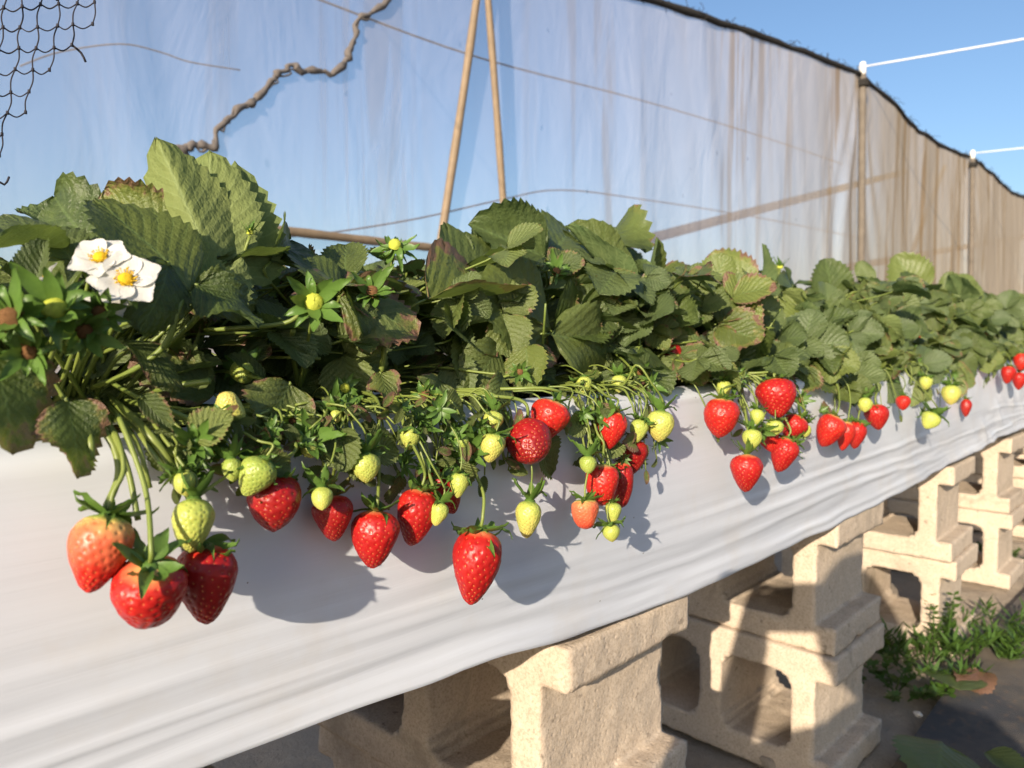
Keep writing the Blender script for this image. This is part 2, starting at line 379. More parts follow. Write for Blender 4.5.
for k in range(len(SEAM) - 1):
    for q in range(4):
        t = q / 4; x = SEAM[k][0] * (1 - t) + SEAM[k + 1][0] * t + sr.uniform(-2.2, 2.2); y = SEAM[k][1] * (1 - t) + SEAM[k + 1][1] * t + sr.uniform(-2.6, 2.6)
        p = at(x, y, NY); p.y = net_y(p.x, p.z) - .006; pts.append(p); rad.append(.0078 + sr.uniform(-.003, .005))
m.tube(pts, rad, 7, 2)
for e in range(1): m.tube([p + Vector((sr.uniform(-.012, .012), -.002, sr.uniform(-.014, .008))) for i, p in enumerate(pts)], [r * .45 for r in rad], 5, 2)
child(m.build('seam', [SEAMM]), net, netM)

def pole(name, label, cat, a, b, r0, r1, mat, knots=0, group=None):
    a = Vector(a); b = Vector(b); M = Matrix.Translation(a); m = MB(); n = 24; P = []; rr = []
    for i in range(n + 1):
        t = i / n; q = a.lerp(b, t) + Vector((noise.noise((t * 2.5, a.x, 1)), noise.noise((t * 2.5, a.x, 7)), 0)) * .010
        k = .0012 if knots and i % max(1, n // knots) == 0 else 0
        P.append(q); rr.append(r0 + (r1 - r0) * t + k)
    m.tube(P, rr, 10, 2)
    o = m.build(name, [mat]); o.data.transform(Matrix.Translation(-a)); o.location = a
    return tag(o, label, cat, group)
for k, p in enumerate(POSTS[1:]):
    zt = [2.53, 2.50, 2.52, 2.52][k]; M = Matrix.Translation((p, NY + .045, 0))
    lab = ['weathered wooden post with a pale top where the first white cord is tied', 'second wooden post along the netting where the lower white cord is tied',
           'thin wooden post at the right edge holding the far netting', 'farthest wooden post of the netting'][k]
    t_ = thing('net_post', lab, 'post', M, 'posts of the shade net')
    m = MB(); m.tube([Vector((p + .01, NY - .06, -.02)), Vector((p, NY - .055, 1.2)), Vector((p + .005, NY - .03, zt - .08))], .024, 10, 5); child(m.build('shaft', [WOOD]), t_, M)
    m = MB(); m.tube([Vector((p + .005, NY - .03, zt - .085)), Vector((p + .005, NY - .03, zt - .02)), Vector((p + .005, NY - .03, zt))], [.022, .021, .018], 10, 1); child(m.build('cap', [WHITEROPE]), t_, M)
    m = MB()
    for q in range(3):
        m.tube([Vector((p + .005 + .040 * math.cos(u * math.pi / 5), NY - .03 + .040 * math.sin(u * math.pi / 5), zt - .125 - q * .014)) for u in range(11)], .008, 5, 1)
    child(m.build('tie', [DARKROPE]), t_, M)
for k, (p, z, lab) in enumerate([(5.395, 2.505, 'white cord stretched from the near pale-topped post across the blue sky'), (8.475, 2.475, 'white cord stretched from the second post, lower in the sky')]):
    a = Vector((p, NY, z)); b = Vector((p + (.62 if k == 0 else .45), -3.2, z + [.0, .02][k])); P = [a.lerp(b, i / 8) - Vector((0, 0, .05 * math.sin(math.pi * i / 8))) for i in range(9)]
    m = MB(); m.tube(P, .0046, 6, 3); tag(m.build('guy_cord', [WHITEROPE]), lab, 'cord')
# wires in front of the netting
def wire(label, P, Y, r, mat=WIRE):
    m = MB(); m.tube([at(x, y, Y) for x, y in P], r, 5, 5); return tag(m.build('wire', [mat]), label, 'wire')
wire('grey wire running down from the top edge of the picture towards the near post', [(250, -28), (320, 0), (480, 58), (640, 100), (760, 136), (842, 164)], 1.925, .0036)
wire('thin lower wire passing behind both bamboo canes', [(270, 238), (335, 232), (420, 218), (500, 200), (560, 190), (640, 199), (760, 218), (860, 238)], 1.925, .0030)
wire('faint slack line hanging on the netting at upper left', [(20, 66), (60, 52), (120, 44), (160, 52), (190, 62), (240, 70)], 1.925, .0020)
pole('bamboo_cane', 'bamboo cane leaning to the left, the left of the crossed pair', 'cane', at(425, 345, 1.835) * 2.1 - at(484, -55, 1.83) * 1.1, at(484, -55, 1.83), .0160, .0125, BAMBOO, 8, 'pair of bamboo canes')
pole('bamboo_cane', 'nearly upright bamboo cane right of the leaning one', 'cane', at(515, 330, 1.84) * 2.0 - at(484, -60, 1.80), at(484, -60, 1.80), .0150, .0115, BAMBOO, 8, 'pair of bamboo canes')
pole('rail', 'tan bamboo rail lying level behind the leaves at left', 'rail', at(60, 205, 1.80), at(470, 252, 1.83), .013, .012, BAMBOO, 6)
pole('brace_pole', 'pale timber brace slanting up to the post behind the netting', 'brace', at(560, 262, 2.08), at(905, 172, 2.10), .026, .026, WOOD)
pole('brace_pole', 'pale timber brace low behind the far netting', 'brace', at(845, 268, 2.08), at(1090, 225, 2.12), .030, .030, WOOD)
pole('brace_pole', 'thin wooden strut slanting up behind the far netting between two posts', 'brace', (6.2, 2.02, 0.4), (8.3, 2.04, 2.35), .020, .020, WOOD)

# dark bird netting hanging in at the upper left, near the plants
m = MB(); BY = .62; grid = {}
def bxy(c, r): return 100 - c * 18.0 - 1.3 * r - .165 * max(r, 0) ** 2 + 2.6 * noise.noise((c * 1.3, r * 1.7, 2)), -62 + r * 21.5 + 3.2 * noise.noise((c * 1.1, r * 1.3, 6)) + .9 * c
bound = [(-200, 190), (0, 186), (6, 150), (10, 130), (26, 112), (44, 92), (62, 74), (76, 52), (90, 34), (104, 6), (108, -20), (112, -80)]
NC, NR = 14, 13
for c in range(NC):
    for r in range(-18, NR):
        x, y = bxy(c, r)
        if x < 0 or y < lerp_table(bound, x) if x > 0 else y < 178: grid[c, r] = at(x, y, BY + .012 * noise.noise((c * .9, r * .9, 3)))
for (c, r), p in grid.items():
    for q, sag in (((c + 1, r), 1), ((c, r + 1), 0)):
        if q in grid:
            b = grid[q]; mid = (p + b) / 2 + (Vector((0, 0, -.0032)) if sag else Vector((.0012 * (1 if (c + r) % 2 else -1), 0, 0)))
            m.tube([p, mid, b], .00055, 4, 4)
    m.tube([p + Vector((0, 0, .0012)), p - Vector((0, 0, .0012))], .0011, 4, 1)
    if (c, r + 1) not in grid and (c - 1, r) not in grid and (c + r) % 3 == 0 or ((c * 7 + r) % 23 == 0): m.tube([p, p + Vector((.006, 0, -.004)), p + Vector((.009, 0, -.010 if c % 2 else .002))], .0009, 4, 2)
tag(m.build('bird_net', [BIRDNET]), 'ragged corner of dark knotted bird netting hanging in at the upper left', 'netting')

m = MB(); tops = [grid[c, -18] for c in range(NC) if (c, -18) in grid]; tops.sort(key=lambda p: -p.x)
m.tube([Vector((.3, 1.86, 2.44)), tops[0].lerp(Vector((.3, 1.86, 2.44)), .5) - Vector((0, 0, .02))] + tops[::3] + [tops[-1], Vector((-3.5, .62, tops[-1].z + .12))], .0016, 5, 4)
tag(m.build('cord', [BIRDNET]), 'dark cord above the upper left corner from which the bird netting hangs', 'cord')

# ------------------------------------------------------------------ raised bed
ZB = [(-.6, .440), (.18, .434), (.35, .428), (.45, .418), (.52, .411), (.67, .402), (.87, .401), (1.22, .401), (1.7, .412), (2.1, .425), (3, .415), (6, .415)]
bedM = Matrix.Translation((2.5, .56, .40))
bed = thing('raised_bed', 'long raised planting bed wrapped in white plastic film on concrete blocks', 'raised bed', bedM)
def film_side(x, s):
    "profile point for s: 0 = inside on the soil .. 1 = free lower edge"
    zb = lerp_table(ZB, x); zt = .613 + .003 * noise.noise((x * 4, 0, 2))
    if s < .12:
        u = s / .12; return Vector((x, .455 - .05 * u, .596 + (zt - .596) * smooth(0, 1, u)))
    if s < .2:
        u = (s - .12) / .08; a = u * math.pi / 2; return Vector((x, .405 - .021 * math.sin(a), zt - .012 * (1 - math.cos(a)) * 1.0))
    u = (s - .2) / .8; z = (zt - .012) * (1 - u) + zb * u
    y = .384 - .004 * math.sin(u * math.pi) + .003 * u
    w1 = noise.noise((x * 2.2, z * 34 + x * 1.2, 1)); w2 = noise.noise((x * 5, z * 85 - x * 3, 4)); low = smooth(.25, .85, u)
    far = smooth(.55, 1.1, x)
    y += (.0005 + .0014 * low * (.45 + far)) * w1 + .0008 * (.1 + low) * w2 + .0035 * noise.noise((x * 1.7, z * 5, 8))
    dg = noise.noise(((x + z * 2.2) * 9, (z - x * .35) * 3, 11)); y += .0035 * dg * smooth(.3, 1.2, x) * (.4 + low)
    rn = 1 - min(1, abs(noise.noise((x * 1.5, u * 15 + x * 1.1, 31))) * 6); y -= .0008 * rn * smooth(.35, .8, u)
    for k, f0 in enumerate((.60, .73, .84, .93)):                     # long tucks that gather towards the lower edge
        c0 = f0 + .09 * noise.noise((x * 1.3, k * 3.1, 2)) - .05 * smooth(.9, .2, x) + .02 * math.sin(x * 3 + k)
        y -= .0022 * (.45 + .5 * far) * math.exp(-((u - c0) / .014) ** 2) * smooth(-.2, .35, noise.noise((x * 1.4, k * 5.0, 9)) + .25)
    y -= .006 * smooth(.86, 1, u) * (.6 + .5 * noise.noise((x * 4, 3, 3)))
    y -= .006 * max(0, noise.noise((x * 22 + z * 30, z * 12 - x * 6, 2))) * smooth(1.5, 2.2, x)
    z2 = z + .002 * smooth(.8, 1, u) * noise.noise((x * 14, 8, 1))
    return Vector((x, y, z2))
xs = axis([(-.7, 0, .04), (0, 1.4, .0075), (1.4, 3, .014), (3, 6, .06)]); ns = 76; V = []
for j in range(ns + 1):
    for x in xs: V.append(film_side(x, j / ns))
for j in range(8):                                                    # hem folded back under
    for x in xs:
        p = film_side(x, 1); u = (j + 1) / 8; V.append(p + Vector((0, .006 * math.sin(u * 2.6) + .055 * u * u, -.004 * math.sin(u * math.pi) + .012 * u * u)))
nx = len(xs); rows = ns + 9
F = [(j * nx + i, (j + 1) * nx + i, (j + 1) * nx + i + 1, j * nx + i + 1) for j in range(rows - 1) for i in range(nx - 1)]
child(link('plastic_film', mesh('plastic_film', V, F), None, [FILM]), bed, bedM)
V = []; bx = axis([(-.7, 6, .06)])
prof = [(.66, .596), (.70, .612), (.725, .612), (.735, .60), (.737, .5), (.735, .42), (.72, .405)]
for y, z in prof:
    for x in bx: V.append((x, y + .004 * noise.noise((x * 3, z * 20, 0)), z))
nx = len(bx); F = [(j * nx + i, (j + 1) * nx + i, (j + 1) * nx + i + 1, j * nx + i + 1) for j in range(len(prof) - 1) for i in range(nx - 1)]
child(link('plastic_film', mesh('rear_film', V, F), None, [FILM]), bed, bedM)
V = []; sx = axis([(-.7, 4, .018), (4, 6, .08)]); sy = axis([(.452, .665, .015)])
for y in sy:
    for x in sx: V.append((x, y, .597 + .010 * noise.noise((x * 14, y * 14, 0)) + .006 * noise.noise((x * 40, y * 40, 3)) + .01 * math.sin((y - .452) / .213 * math.pi)))
nx = len(sx); F = [(j * nx + i, j * nx + i + 1, (j + 1) * nx + i + 1, (j + 1) * nx + i) for j in range(len(sy) - 1) for i in range(nx - 1)]
child(link('soil', mesh('soil', V, F), None, [SOIL]), bed, bedM)
def box(m, x0, x1, y0, y1, z0, z1):
    m.add([(x0, y0, z0), (x1, y0, z0), (x1, y1, z0), (x0, y1, z0), (x0, y0, z1), (x1, y0, z1), (x1, y1, z1), (x0, y1, z1)],
          [(0, 3, 2, 1), (4, 5, 6, 7), (0, 1, 5, 4), (1, 2, 6, 5), (2, 3, 7, 6), (3, 0, 4, 7)])
m = MB(); box(m, -.68, 5.98, .452, .72, .402, .416); child(m.build('base_board', [simple('dark_timber', (.07, .055, .042), .9, .4, 30, .4, .1)], smoothed=False), bed, bedM)

# concrete blocks, lying with their cores facing along the row
def block_mesh(seed):
    c = .005; NL, NW, NH = 80, 41, 40; sh = 8
    def solid(j, k):                                                  # cell (j along the block, k up) of the section
        if not (0 <= j < NL and 0 <= k < NH): return False
        if k < sh or k >= NH - sh: return True
        if j < 6 or j >= NL - 6: return False                         # recessed ends
        for a, b in ((13, 36), (44, 67)):                             # the two cores with rounded corners
            if a <= j < b:
                r = 5; dx = max(a + r - j - .5, j + .5 - (b - r), 0); dy = max(sh + r - k - .5, k + .5 - (NH - sh - r), 0)
                return dx * dx + dy * dy > r * r
        return True
    S = [[solid(j, k) for k in range(NH)] for j in range(NL)]; at_ = lambda j, k: 0 <= j < NL and 0 <= k < NH and S[j][k]
    idx = {}; V = []; F = []
    def vid(i, j, k):
        q = (i, j, k)
        if q not in idx: idx[q] = len(V); V.append(Vector((i * c - NW * c / 2, j * c, k * c)))
        return idx[q]
    for j in range(NL):
        for k in range(NH):
            if not S[j][k]: continue
            F.append([vid(0, j, k), vid(0, j, k + 1), vid(0, j + 1, k + 1), vid(0, j + 1, k)]); F.append([vid(NW, j, k), vid(NW, j + 1, k), vid(NW, j + 1, k + 1), vid(NW, j, k + 1)])
            for i in range(NW):
                if not at_(j - 1, k): F.append([vid(i, j, k), vid(i + 1, j, k), vid(i + 1, j, k + 1), vid(i, j, k + 1)])
                if not at_(j + 1, k): F.append([vid(i, j + 1, k), vid(i, j + 1, k + 1), vid(i + 1, j + 1, k + 1), vid(i + 1, j + 1, k)])
                if not at_(j, k - 1): F.append([vid(i, j, k), vid(i, j + 1, k), vid(i + 1, j + 1, k), vid(i + 1, j, k)])
                if not at_(j, k + 1): F.append([vid(i, j, k + 1), vid(i + 1, j, k + 1), vid(i + 1, j + 1, k + 1), vid(i, j + 1, k + 1)])
    nb = [set() for _ in V]
    for f in F:
        for a, b in zip(f, f[1:] + f[:1]): nb[a].add(b); nb[b].add(a)
    for it in range(1):
        W = [v.lerp(sum((V[q] for q in nb[n]), Vector()) / len(nb[n]), .5) for n, v in enumerate(V)]; V[:] = W
    me = mesh('concrete_block', V, F)
    for v in me.vertices:
        p = v.co + Vector((seed * 3.7, 0, 0)); n = v.normal; bent = smooth(.05, .25, 1 - max(abs(n.x), abs(n.y), abs(n.z)))
        chip = max(0, noise.noise(p * 24) - .10) * .010 * bent + max(0, noise.noise(p * 75) - .1) * .004 * bent
        v.co += n * (.0011 * noise.noise(p * 40) + .0007 * noise.noise(p * 120) - chip)
    me.materials.append(CONC); return me
bpy.context.view_layer.update()
BLK = [block_mesh(k) for k in range(2)]
PIERS = [(.095, 'behind the film at the far left'), (.580, 'nearest the camera'), (1.195, 'second from the camera'), (1.83, 'third from the camera'), (2.43, 'fourth from the camera'), (3.06, 'fifth from the camera'), (3.7, 'sixth from the camera'), (4.4, 'seventh from the camera')]
for k, (x, lab) in enumerate(PIERS):
    for lv in (0, 1):
        o = link('concrete_block', BLK[(k + lv) % 2]); o.location = (x + (.012 if lv == 0 else 0) * (1 if k % 2 else -1), .386 + .004 * ((k * 3 + lv) % 3) - (.004 if lv == 0 else 0), .20 * lv)
        o.rotation_euler = (0, 0, R([0, 1.2, -1.0, .6][(k + 2 * lv) % 4]))
        tag(o, ('upper' if lv else 'lower') + ' hollow concrete block of the pier ' + lab, 'concrete block', 'concrete blocks under the bed')

# ------------------------------------------------------------------ strawberry leaves
def leaflet_geo(var, curl=.0, fold=.2, droop=.25, wr=.42, teeth=10, cup=0.0):
    nv, nu = teeth * 2 + 2, 12; r = random.Random(var); V = []; UV = []; F = []
    def half(v): return wr * (max(0, math.sin(math.pi * v ** .86)) ** .58) * (.95 + .05 * v) + .010
    ph = r.random() * 6
    for j in range(nv + 1):
        v = j / nv; h = half(v); serr = (.085 if j % 2 else -.045) * smooth(.08, .3, v)
        for i in range(nu + 1):
            u = i / nu * 2 - 1; a = abs(u); s = u * h * (1 + serr * a ** 4)
            y = v + (.045 if j % 2 else -.012) * a ** 3 * smooth(.1, .35, v) * (1 - .6 * v) + .10 * a * a * (1 - v) * .4
            phs = v * 8 - (a ** .85) * 3.1; ridge = abs((phs % 1) - .5)
            z = fold * a ** 1.2 * h - droop * v * v * .6 - .0095 * (ridge * 2) ** 2 * (1 - (1 - a) ** 6) * smooth(0, .15, a) + curl * (a ** 2) * h * math.sin(v * 5 + ph + (1.6 if u > 0 else 0)) - cup * a ** 3 * h
            z += .034 * noise.noise((u * 1.7 + var * 5, v * 2.4, var * 1.3)) + .012 * noise.noise((u * 5 + var * 5, v * 6, var * 2.3)) + .05 * curl * noise.noise((u * 1.3 + var, v * 1.5, 3))
            V.append((s, y, z)); UV.append((u * .5 + .5, v))
    for j in range(nv):
        for i in range(nu):
            a = j * (nu + 1) + i; F.append((a, a + 1, a + nu + 2, a + nu + 1))
    return V, F, UV
LV = []
for k, kw in enumerate([dict(fold=.25, droop=.2), dict(fold=.5, droop=.35, curl=.2), dict(fold=.15, droop=.5, curl=.3, cup=.25), dict(fold=.7, droop=.1, curl=.15), dict(fold=.3, droop=.25, curl=.55, cup=.1), dict(fold=.08, droop=.3, curl=.15, wr=.46)]):
    kw.setdefault('wr', .485); g = leaflet_geo(k, **kw); me = mesh('leaf', g[0], g[1], True, g[2]); me.materials.append(LEAF); LV.append(me)
LV.append(None); g = leaflet_geo(9, fold=.35, droop=.15, wr=.22, curl=.2); LV[6] = mesh('leaf', g[0], g[1], True, g[2]); LV[6].materials.append(LEAF)
def trifoliate(seed):
    r = random.Random(seed); V = []; F = []; UV = []
    for ang, s in ((0, 1.0), (68 + r.uniform(-14, 10), .9), (-68 + r.uniform(-10, 14), .92)):
        v, f, uv = leaflet_geo(seed * 7 + int(ang), fold=r.uniform(.15, .6), droop=r.uniform(.15, .5), curl=r.uniform(.05, .35), wr=r.uniform(.44, .52))
        M = Matrix.Rotation(R(ang), 4, 'Z') @ Matrix.Rotation(R(r.uniform(-28, 18)), 4, 'X') @ Matrix.Rotation(R(r.uniform(-18, 18)), 4, 'Y') @ Matrix.Diagonal((s, s, s, 1)); n = len(V)
        off = M.to_3x3() @ Vector((0, .04, 0)); V += [(M @ Vector(p)) + off for p in v]; F += [tuple(i + n for i in q) for q in f]; UV += uv
    me = mesh('leaf', V, F, True, UV); me.materials.append(LEAF); return me
TRI = [trifoliate(s) for s in range(9)]
def frame(p, ydir, n, s):
    y = ydir.normalized(); z = (n - y * n.dot(y)).normalized(); x = y.cross(z)
    return Matrix(((x.x * s, y.x * s, z.x * s, p.x), (x.y * s, y.y * s, z.y * s, p.y), (x.z * s, y.z * s, z.z * s, p.z), (0, 0, 0, 1)))

PL = [(-.08, .53, 'dense strawberry plant at the far left edge behind the bud cluster'), (.14, .50, 'strawberry plant with the tall pale folded leaf and white flowers'), (.335, .53, 'low strawberry plant with scorched leaf edges right of the flowers'),
      (.56, .53, 'broad dark green strawberry plant in the middle of the row'), (.77, .54, 'strawberry plant right of the middle one with a rusty leaf'), (.99, .54, 'strawberry plant with glossy leaves above the right berry cluster'),
      (1.20, .54, 'strawberry plant with a pale curled leaf behind the glossy leaves'), (1.42, .54, 'strawberry plant bearing a small white flower at right'), (1.68, .54, 'strawberry plant with one upright pale leaf at right'),
      (1.95, .54, 'strawberry plant near the right end of the bed with many small berries'), (2.25, .54, 'strawberry plant over the far gathered film'), (2.6, .54, 'distant strawberry plant at the right edge of the picture'),
      (2.95, .54, 'distant strawberry plant just beyond the one at the right edge'), (3.3, .54, 'far strawberry plant almost hidden at the right edge'), (3.7, .54, 'last strawberry plant in sight along the bed')]
plants = []; stems = []
for i, (x, y, lab) in enumerate(PL):
    M = Matrix.Translation((x, y, .60)); t_ = thing('strawberry_plant', lab, 'strawberry plant', M, 'strawberry plants along the bed'); plants.append((t_, M)); stems.append(MB())
def nearest(px_point): return min(range(len(PL)), key=lambda i: abs(PL[i][0] - px_point.x))
def petiole(i, end, d, r=.0013, sag=.0):
    c = Vector((PL[i][0] + rng.uniform(-.035, .035), PL[i][1] + rng.uniform(-.03, .02), .602)); v = end - c
    hump = .14 if d.z > -.3 else .04; mid = c + v * .5 + Vector((0, 0, hump * v.length - sag)) - d * .02
    stems[i].tube([c, mid, end - d * (.012 if d.z > -.3 else .0) - v * .04, end], [r * 1.4, r * 1.1, r, r * .8], 5, 4)
def add_leaf(i, me, M, burn=0, yel=0, pale=0, label=None):
    o = link('leaf', me); t_, PM = plants[i]; o.parent = t_; o.matrix_parent_inverse = PM.inverted(); o.matrix_basis = M; o.color = (burn, yel, pale, 1)
    if label: o['label'] = label
    return o
NK = {'C': (-.62, -.70, .35), 'S': (-.92, -.30, .40), 'U': (-.25, -.45, .9), 'D': (.36, -.90, .22), 'E': (.35, -.8, .5), 'B': (.55, .72, -.3), 'F': (-.2, -.95, .25), 'R': (-.55, -.80, -.05)}
HERO = [  # base px, tip px, depths, width, facing, scorch, yellow, pale, variant, label
    (190, 292, 106, 184, .395, .425, 1.06, 'D', .0, .0, 0, 5, 'large dark leaf seen on its shaded face'),
    (212, 262, 158, 143, .43, .47, .75, 'B', .15, .65, 0, 3, 'tall pale leaf seen from its underside'),
    (214, 268, 212, 162, .44, .48, .80, 'B', .0, .55, 0, 0, 'pale leaf underside beside the tall one'),
    (205, 270, 240, 190, .44, .49, .9, 'B', .0, .35, 0, 1, None),
    (180, 250, 98, 188, .455, .48, .9, 'S', .75, .5, 0, 4, 'leaf with reddish scorched rim'),
    (200, 298, 242, 262, .40, .42, .8, 'B', 0, .55, 0, 3, None), (196, 296, 176, 232, .41, .45, .7, 'B', 0, .45, 0, 1, None),
    (226, 262, 282, 243, .44, .46, .8, 'U', 0, 0, .3, 1, None), (195, 284, 262, 318, .395, .365, 1.0, 'D', 0, 0, 0, 4, None), (190, 300, 268, 285, .40, .40, .8, 'F', .0, .0, 0, 2, None),
    (168, 262, 160, 320, .40, .375, .9, 'D', 0, 0, 0, 2, None),
    (75, 262, 8, 192, .44, .47, .95, 'U', 0, 0, .2, 2, None), (95, 250, 42, 186, .47, .52, .9, 'C', 0, 0, .2, 4, None), (-12, 250, 62, 232, .43, .45, .7, 'S', .0, .1, .2, 1, None),
    (60, 300, 92, 220, .44, .47, .9, 'S', 0, .2, .2, 0, None), (35, 292, 45, 238, .40, .41, .6, 'C', 0, 0, .4, 3, None), (140, 250, 95, 240, .46, .48, .8, 'D', 0, 0, 0, 2, None),
    (-8, 350, 22, 448, .372, .352, 1.15, 'D', .95, 0, 0, 4, 'dark drooping leaf with a thick scorched rim'), (66, 398, 86, 472, .372, .350, .95, 'D', .85, 0, 0, 4, 'drooping leaf with a curled brown tip'),
    (140, 396, 172, 428, .375, .36, .6, 'F', .5, 0, .2, 1, None),
    (150, 385, 215, 352, .44, .42, .7, 'U', 0, 0, 0, 1, None), (120, 340, 190, 372, .41, .39, .6, 'E', .5, 0, 0, 2, None), (215, 395, 150, 355, .43, .42, .8, 'D', .8, 0, 0, 2, None),
    (290, 382, 262, 448, .385, .368, 1.05, 'D', .55, .0, 0, 4, 'dark drooping leaf with scorched rim under the gap'), (262, 385, 235, 352, .42, .42, .7, 'U', 0, 0, 0, 1, None),
    (340, 290, 288, 240, .43, .46, 1.0, 'D', 0, 0, 0, 5, None), (345, 282, 345, 238, .45, .48, .8, 'C', .0, .0, 0, 0, None), (270, 262, 305, 232, .45, .48, .8, 'E', 0, 0, 0, 1, None),
    (338, 296, 422, 330, .425, .395, 1.0, 'C', .85, .35, .2, 4, 'scorched leaf with a pinkish brown rim'), (350, 285, 408, 262, .43, .44, .9, 'S', .8, .4, .3, 2, 'pale leaf with scorched rim'), (345, 285, 372, 330, .42, .40, .9, 'D', .3, 0, 0, 1, None),
    (425, 300, 522, 278, .44, .45, .62, 'U', .9, .5, 0, 1, 'long leaf with a broad scorched rim'), (448, 275, 508, 254, .48, .50, .8, 'S', .2, .1, .3, 3, None), (470, 262, 440, 234, .5, .53, .9, 'C', .0, 0, .2, 0, None), (400, 262, 372, 240, .5, .53, .9, 'E', .6, .2, 0, 2, None),
    (550, 330, 488, 284, .435, .425, 1.12, 'C', .0, 0, .1, 5, 'broad flat green leaf facing the camera'), (552, 332, 606, 306, .44, .44, .9, 'E', 0, 0, 0, 1, None), (550, 334, 636, 352, .43, .41, .82, 'F', 0, 0, .1, 2, None),
    (560, 320, 640, 330, .46, .45, .7, 'U', .0, 0, .1, 1, None), (526, 345, 528, 388, .415, .395, 1.05, 'S', .35, .45, .1, 0, 'yellowish leaf with lightly scorched teeth'), (498, 345, 482, 384, .43, .41, .95, 'D', 0, 0, 0, 2, None),
    (545, 258, 472, 222, .50, .52, .85, 'S', 0, .1, .5, 3, 'pale green raised leaf'), (548, 256, 520, 214, .52, .56, 1.0, 'E', 0, 0, 0, 1, None), (550, 258, 575, 222, .52, .56, .9, 'C', 0, .1, .3, 0, None), (598, 258, 612, 212, .52, .58, .9, 'S', .3, .3, .2, 4, None),
    (628, 300, 570, 222, .47, .50, .62, 'E', 0, 0, .1, 3, None), (632, 296, 668, 244, .49, .53, .9, 'E', .2, 0, 0, 1, None), (626, 300, 548, 296, .47, .45, .8, 'U', 0, 0, .1, 2, None), (632, 298, 702, 292, .48, .46, .8, 'U', .3, 0, 0, 1, None), (540, 270, 480, 262, .5, .5, .8, 'U', .2, 0, .1, 2, None),
    (655, 280, 706, 258, .53, .56, .9, 'U', .6, .2, 0, 2, None), (640, 345, 676, 398, .42, .395, 1.1, 'D', 0, 0, 0, 5, None), (655, 340, 700, 352, .44, .42, .8, 'F', .2, 0, 0, 1, None), (690, 325, 664, 355, .44, .41, .9, 'S', .95, .4, 0, 4, 'withered rusty brown leaf'),
    (752, 292, 714, 254, .53, .56, 1.1, 'S', .75, .7, .1, 2, 'yellowed leaf with a scorched rim'), (758, 288, 772, 246, .56, .60, 1.0, 'E', 0, 0, 0, 1, None), (705, 330, 742, 292, .47, .49, .9, 'E', 0, 0, 0, 1, None),
    (800, 350, 752, 318, .47, .45, 1.0, 'C', 0, 0, 0, 5, 'glossy green leaf'), (795, 322, 755, 292, .5, .51, .9, 'C', 0, 0, 0, 0, None), (798, 352, 748, 362, .46, .43, .8, 'U', 0, 0, 0, 1, None),
    (800, 335, 862, 308, .50, .50, .62, 'S', 0, .2, .4, 3, 'pale grey green leaf'), (832, 302, 828, 258, .55, .58, 1.3, 'C', 0, 0, .3, 0, None), (850, 312, 884, 280, .53, .55, .95, 'C', 0, 0, 0, 5, 'bright glossy leaf'), (848, 305, 850, 268, .54, .58, .9, 'E', 0, 0, 0, 1, None),
    (928, 348, 948, 402, .425, .375, .9, 'R', .1, 0, .1, 2, None), (904, 345, 898, 388, .43, .38, .9, 'R', 0, .1, .2, 4, None), (958, 350, 966, 384, .42, .39, .8, 'R', .2, 0, 0, 1, None), (838, 360, 832, 398, .43, .385, .9, 'R', 0, 0, .2, 2, None), (866, 358, 874, 394, .43, .38, .9, 'R', .2, .1, 0, 4, None), (945, 340, 928, 378, .44, .40, .8, 'S', 0, .2, .2, 1, None),
    (700, 362, 690, 392, .42, .385, .8, 'R', .3, 0, .2, 1, None), (720, 355, 735, 378, .43, .39, .8, 'F', 0, .2, .3, 2, None), (600, 372, 628, 402, .41, .385, .8, 'D', .0, 0, .3, 1, None), (440, 380, 428, 412, .41, .385, .8, 'D', .5, .1, .2, 4, None), (380, 372, 392, 404, .41, .385, .8, 'F', .9, .3, 0, 4, None), (500, 372, 506, 408, .40, .375, .7, 'D', .4, .1, 0, 2, None),
    (530, 440, 560, 475, .372, .366, .9, 'D', 0, .1, .2, 1, None), (588, 425, 598, 475, .366, .372, .7, 'D', 0, .1, .3, 2, None), (398, 470, 400, 505, .366, .366, .8, 'D', 0, 0, .2, 2, None), (870, 285, 862, 262, .56, .58, .9, 'S', 0, .3, .4, 2, None), (955, 300, 948, 272, .60, .62, 1.0, 'S', 0, .3, .4, 0, None), (985, 305, 980, 284, .62, .64, 1.0, 'E', 0, .1, .4, 1, None),
    (800, 315, 812, 348, .46, .43, .9, 'F', 0, .1, .4, 1, None), (640, 318, 612, 345, .44, .43, .8, 'C', 0, .2, .5, 0, None), (590, 300, 566, 322, .46, .45, .9, 'S', .2, .3, .3, 2, None), (680, 280, 660, 300, .49, .48, .9, 'S', .3, .5, .3, 2, None), (460, 300, 440, 330, .44, .43, .9, 'S', .3, .3, .2, 1, None), (710, 310, 728, 340, .46, .44, .9, 'C', 0, .2, .4, 2, None),
    (848, 335, 908, 362, .49, .46, .75, 'S', .1, .35, .3, 3, None), (920, 298, 898, 254, .62, .66, 1.1, 'S', 0, .5, .2, 0, 'upright pale leaf'), (735, 335, 705, 362, .45, .42, .9, 'S', .1, 0, .4, 2, None),
]
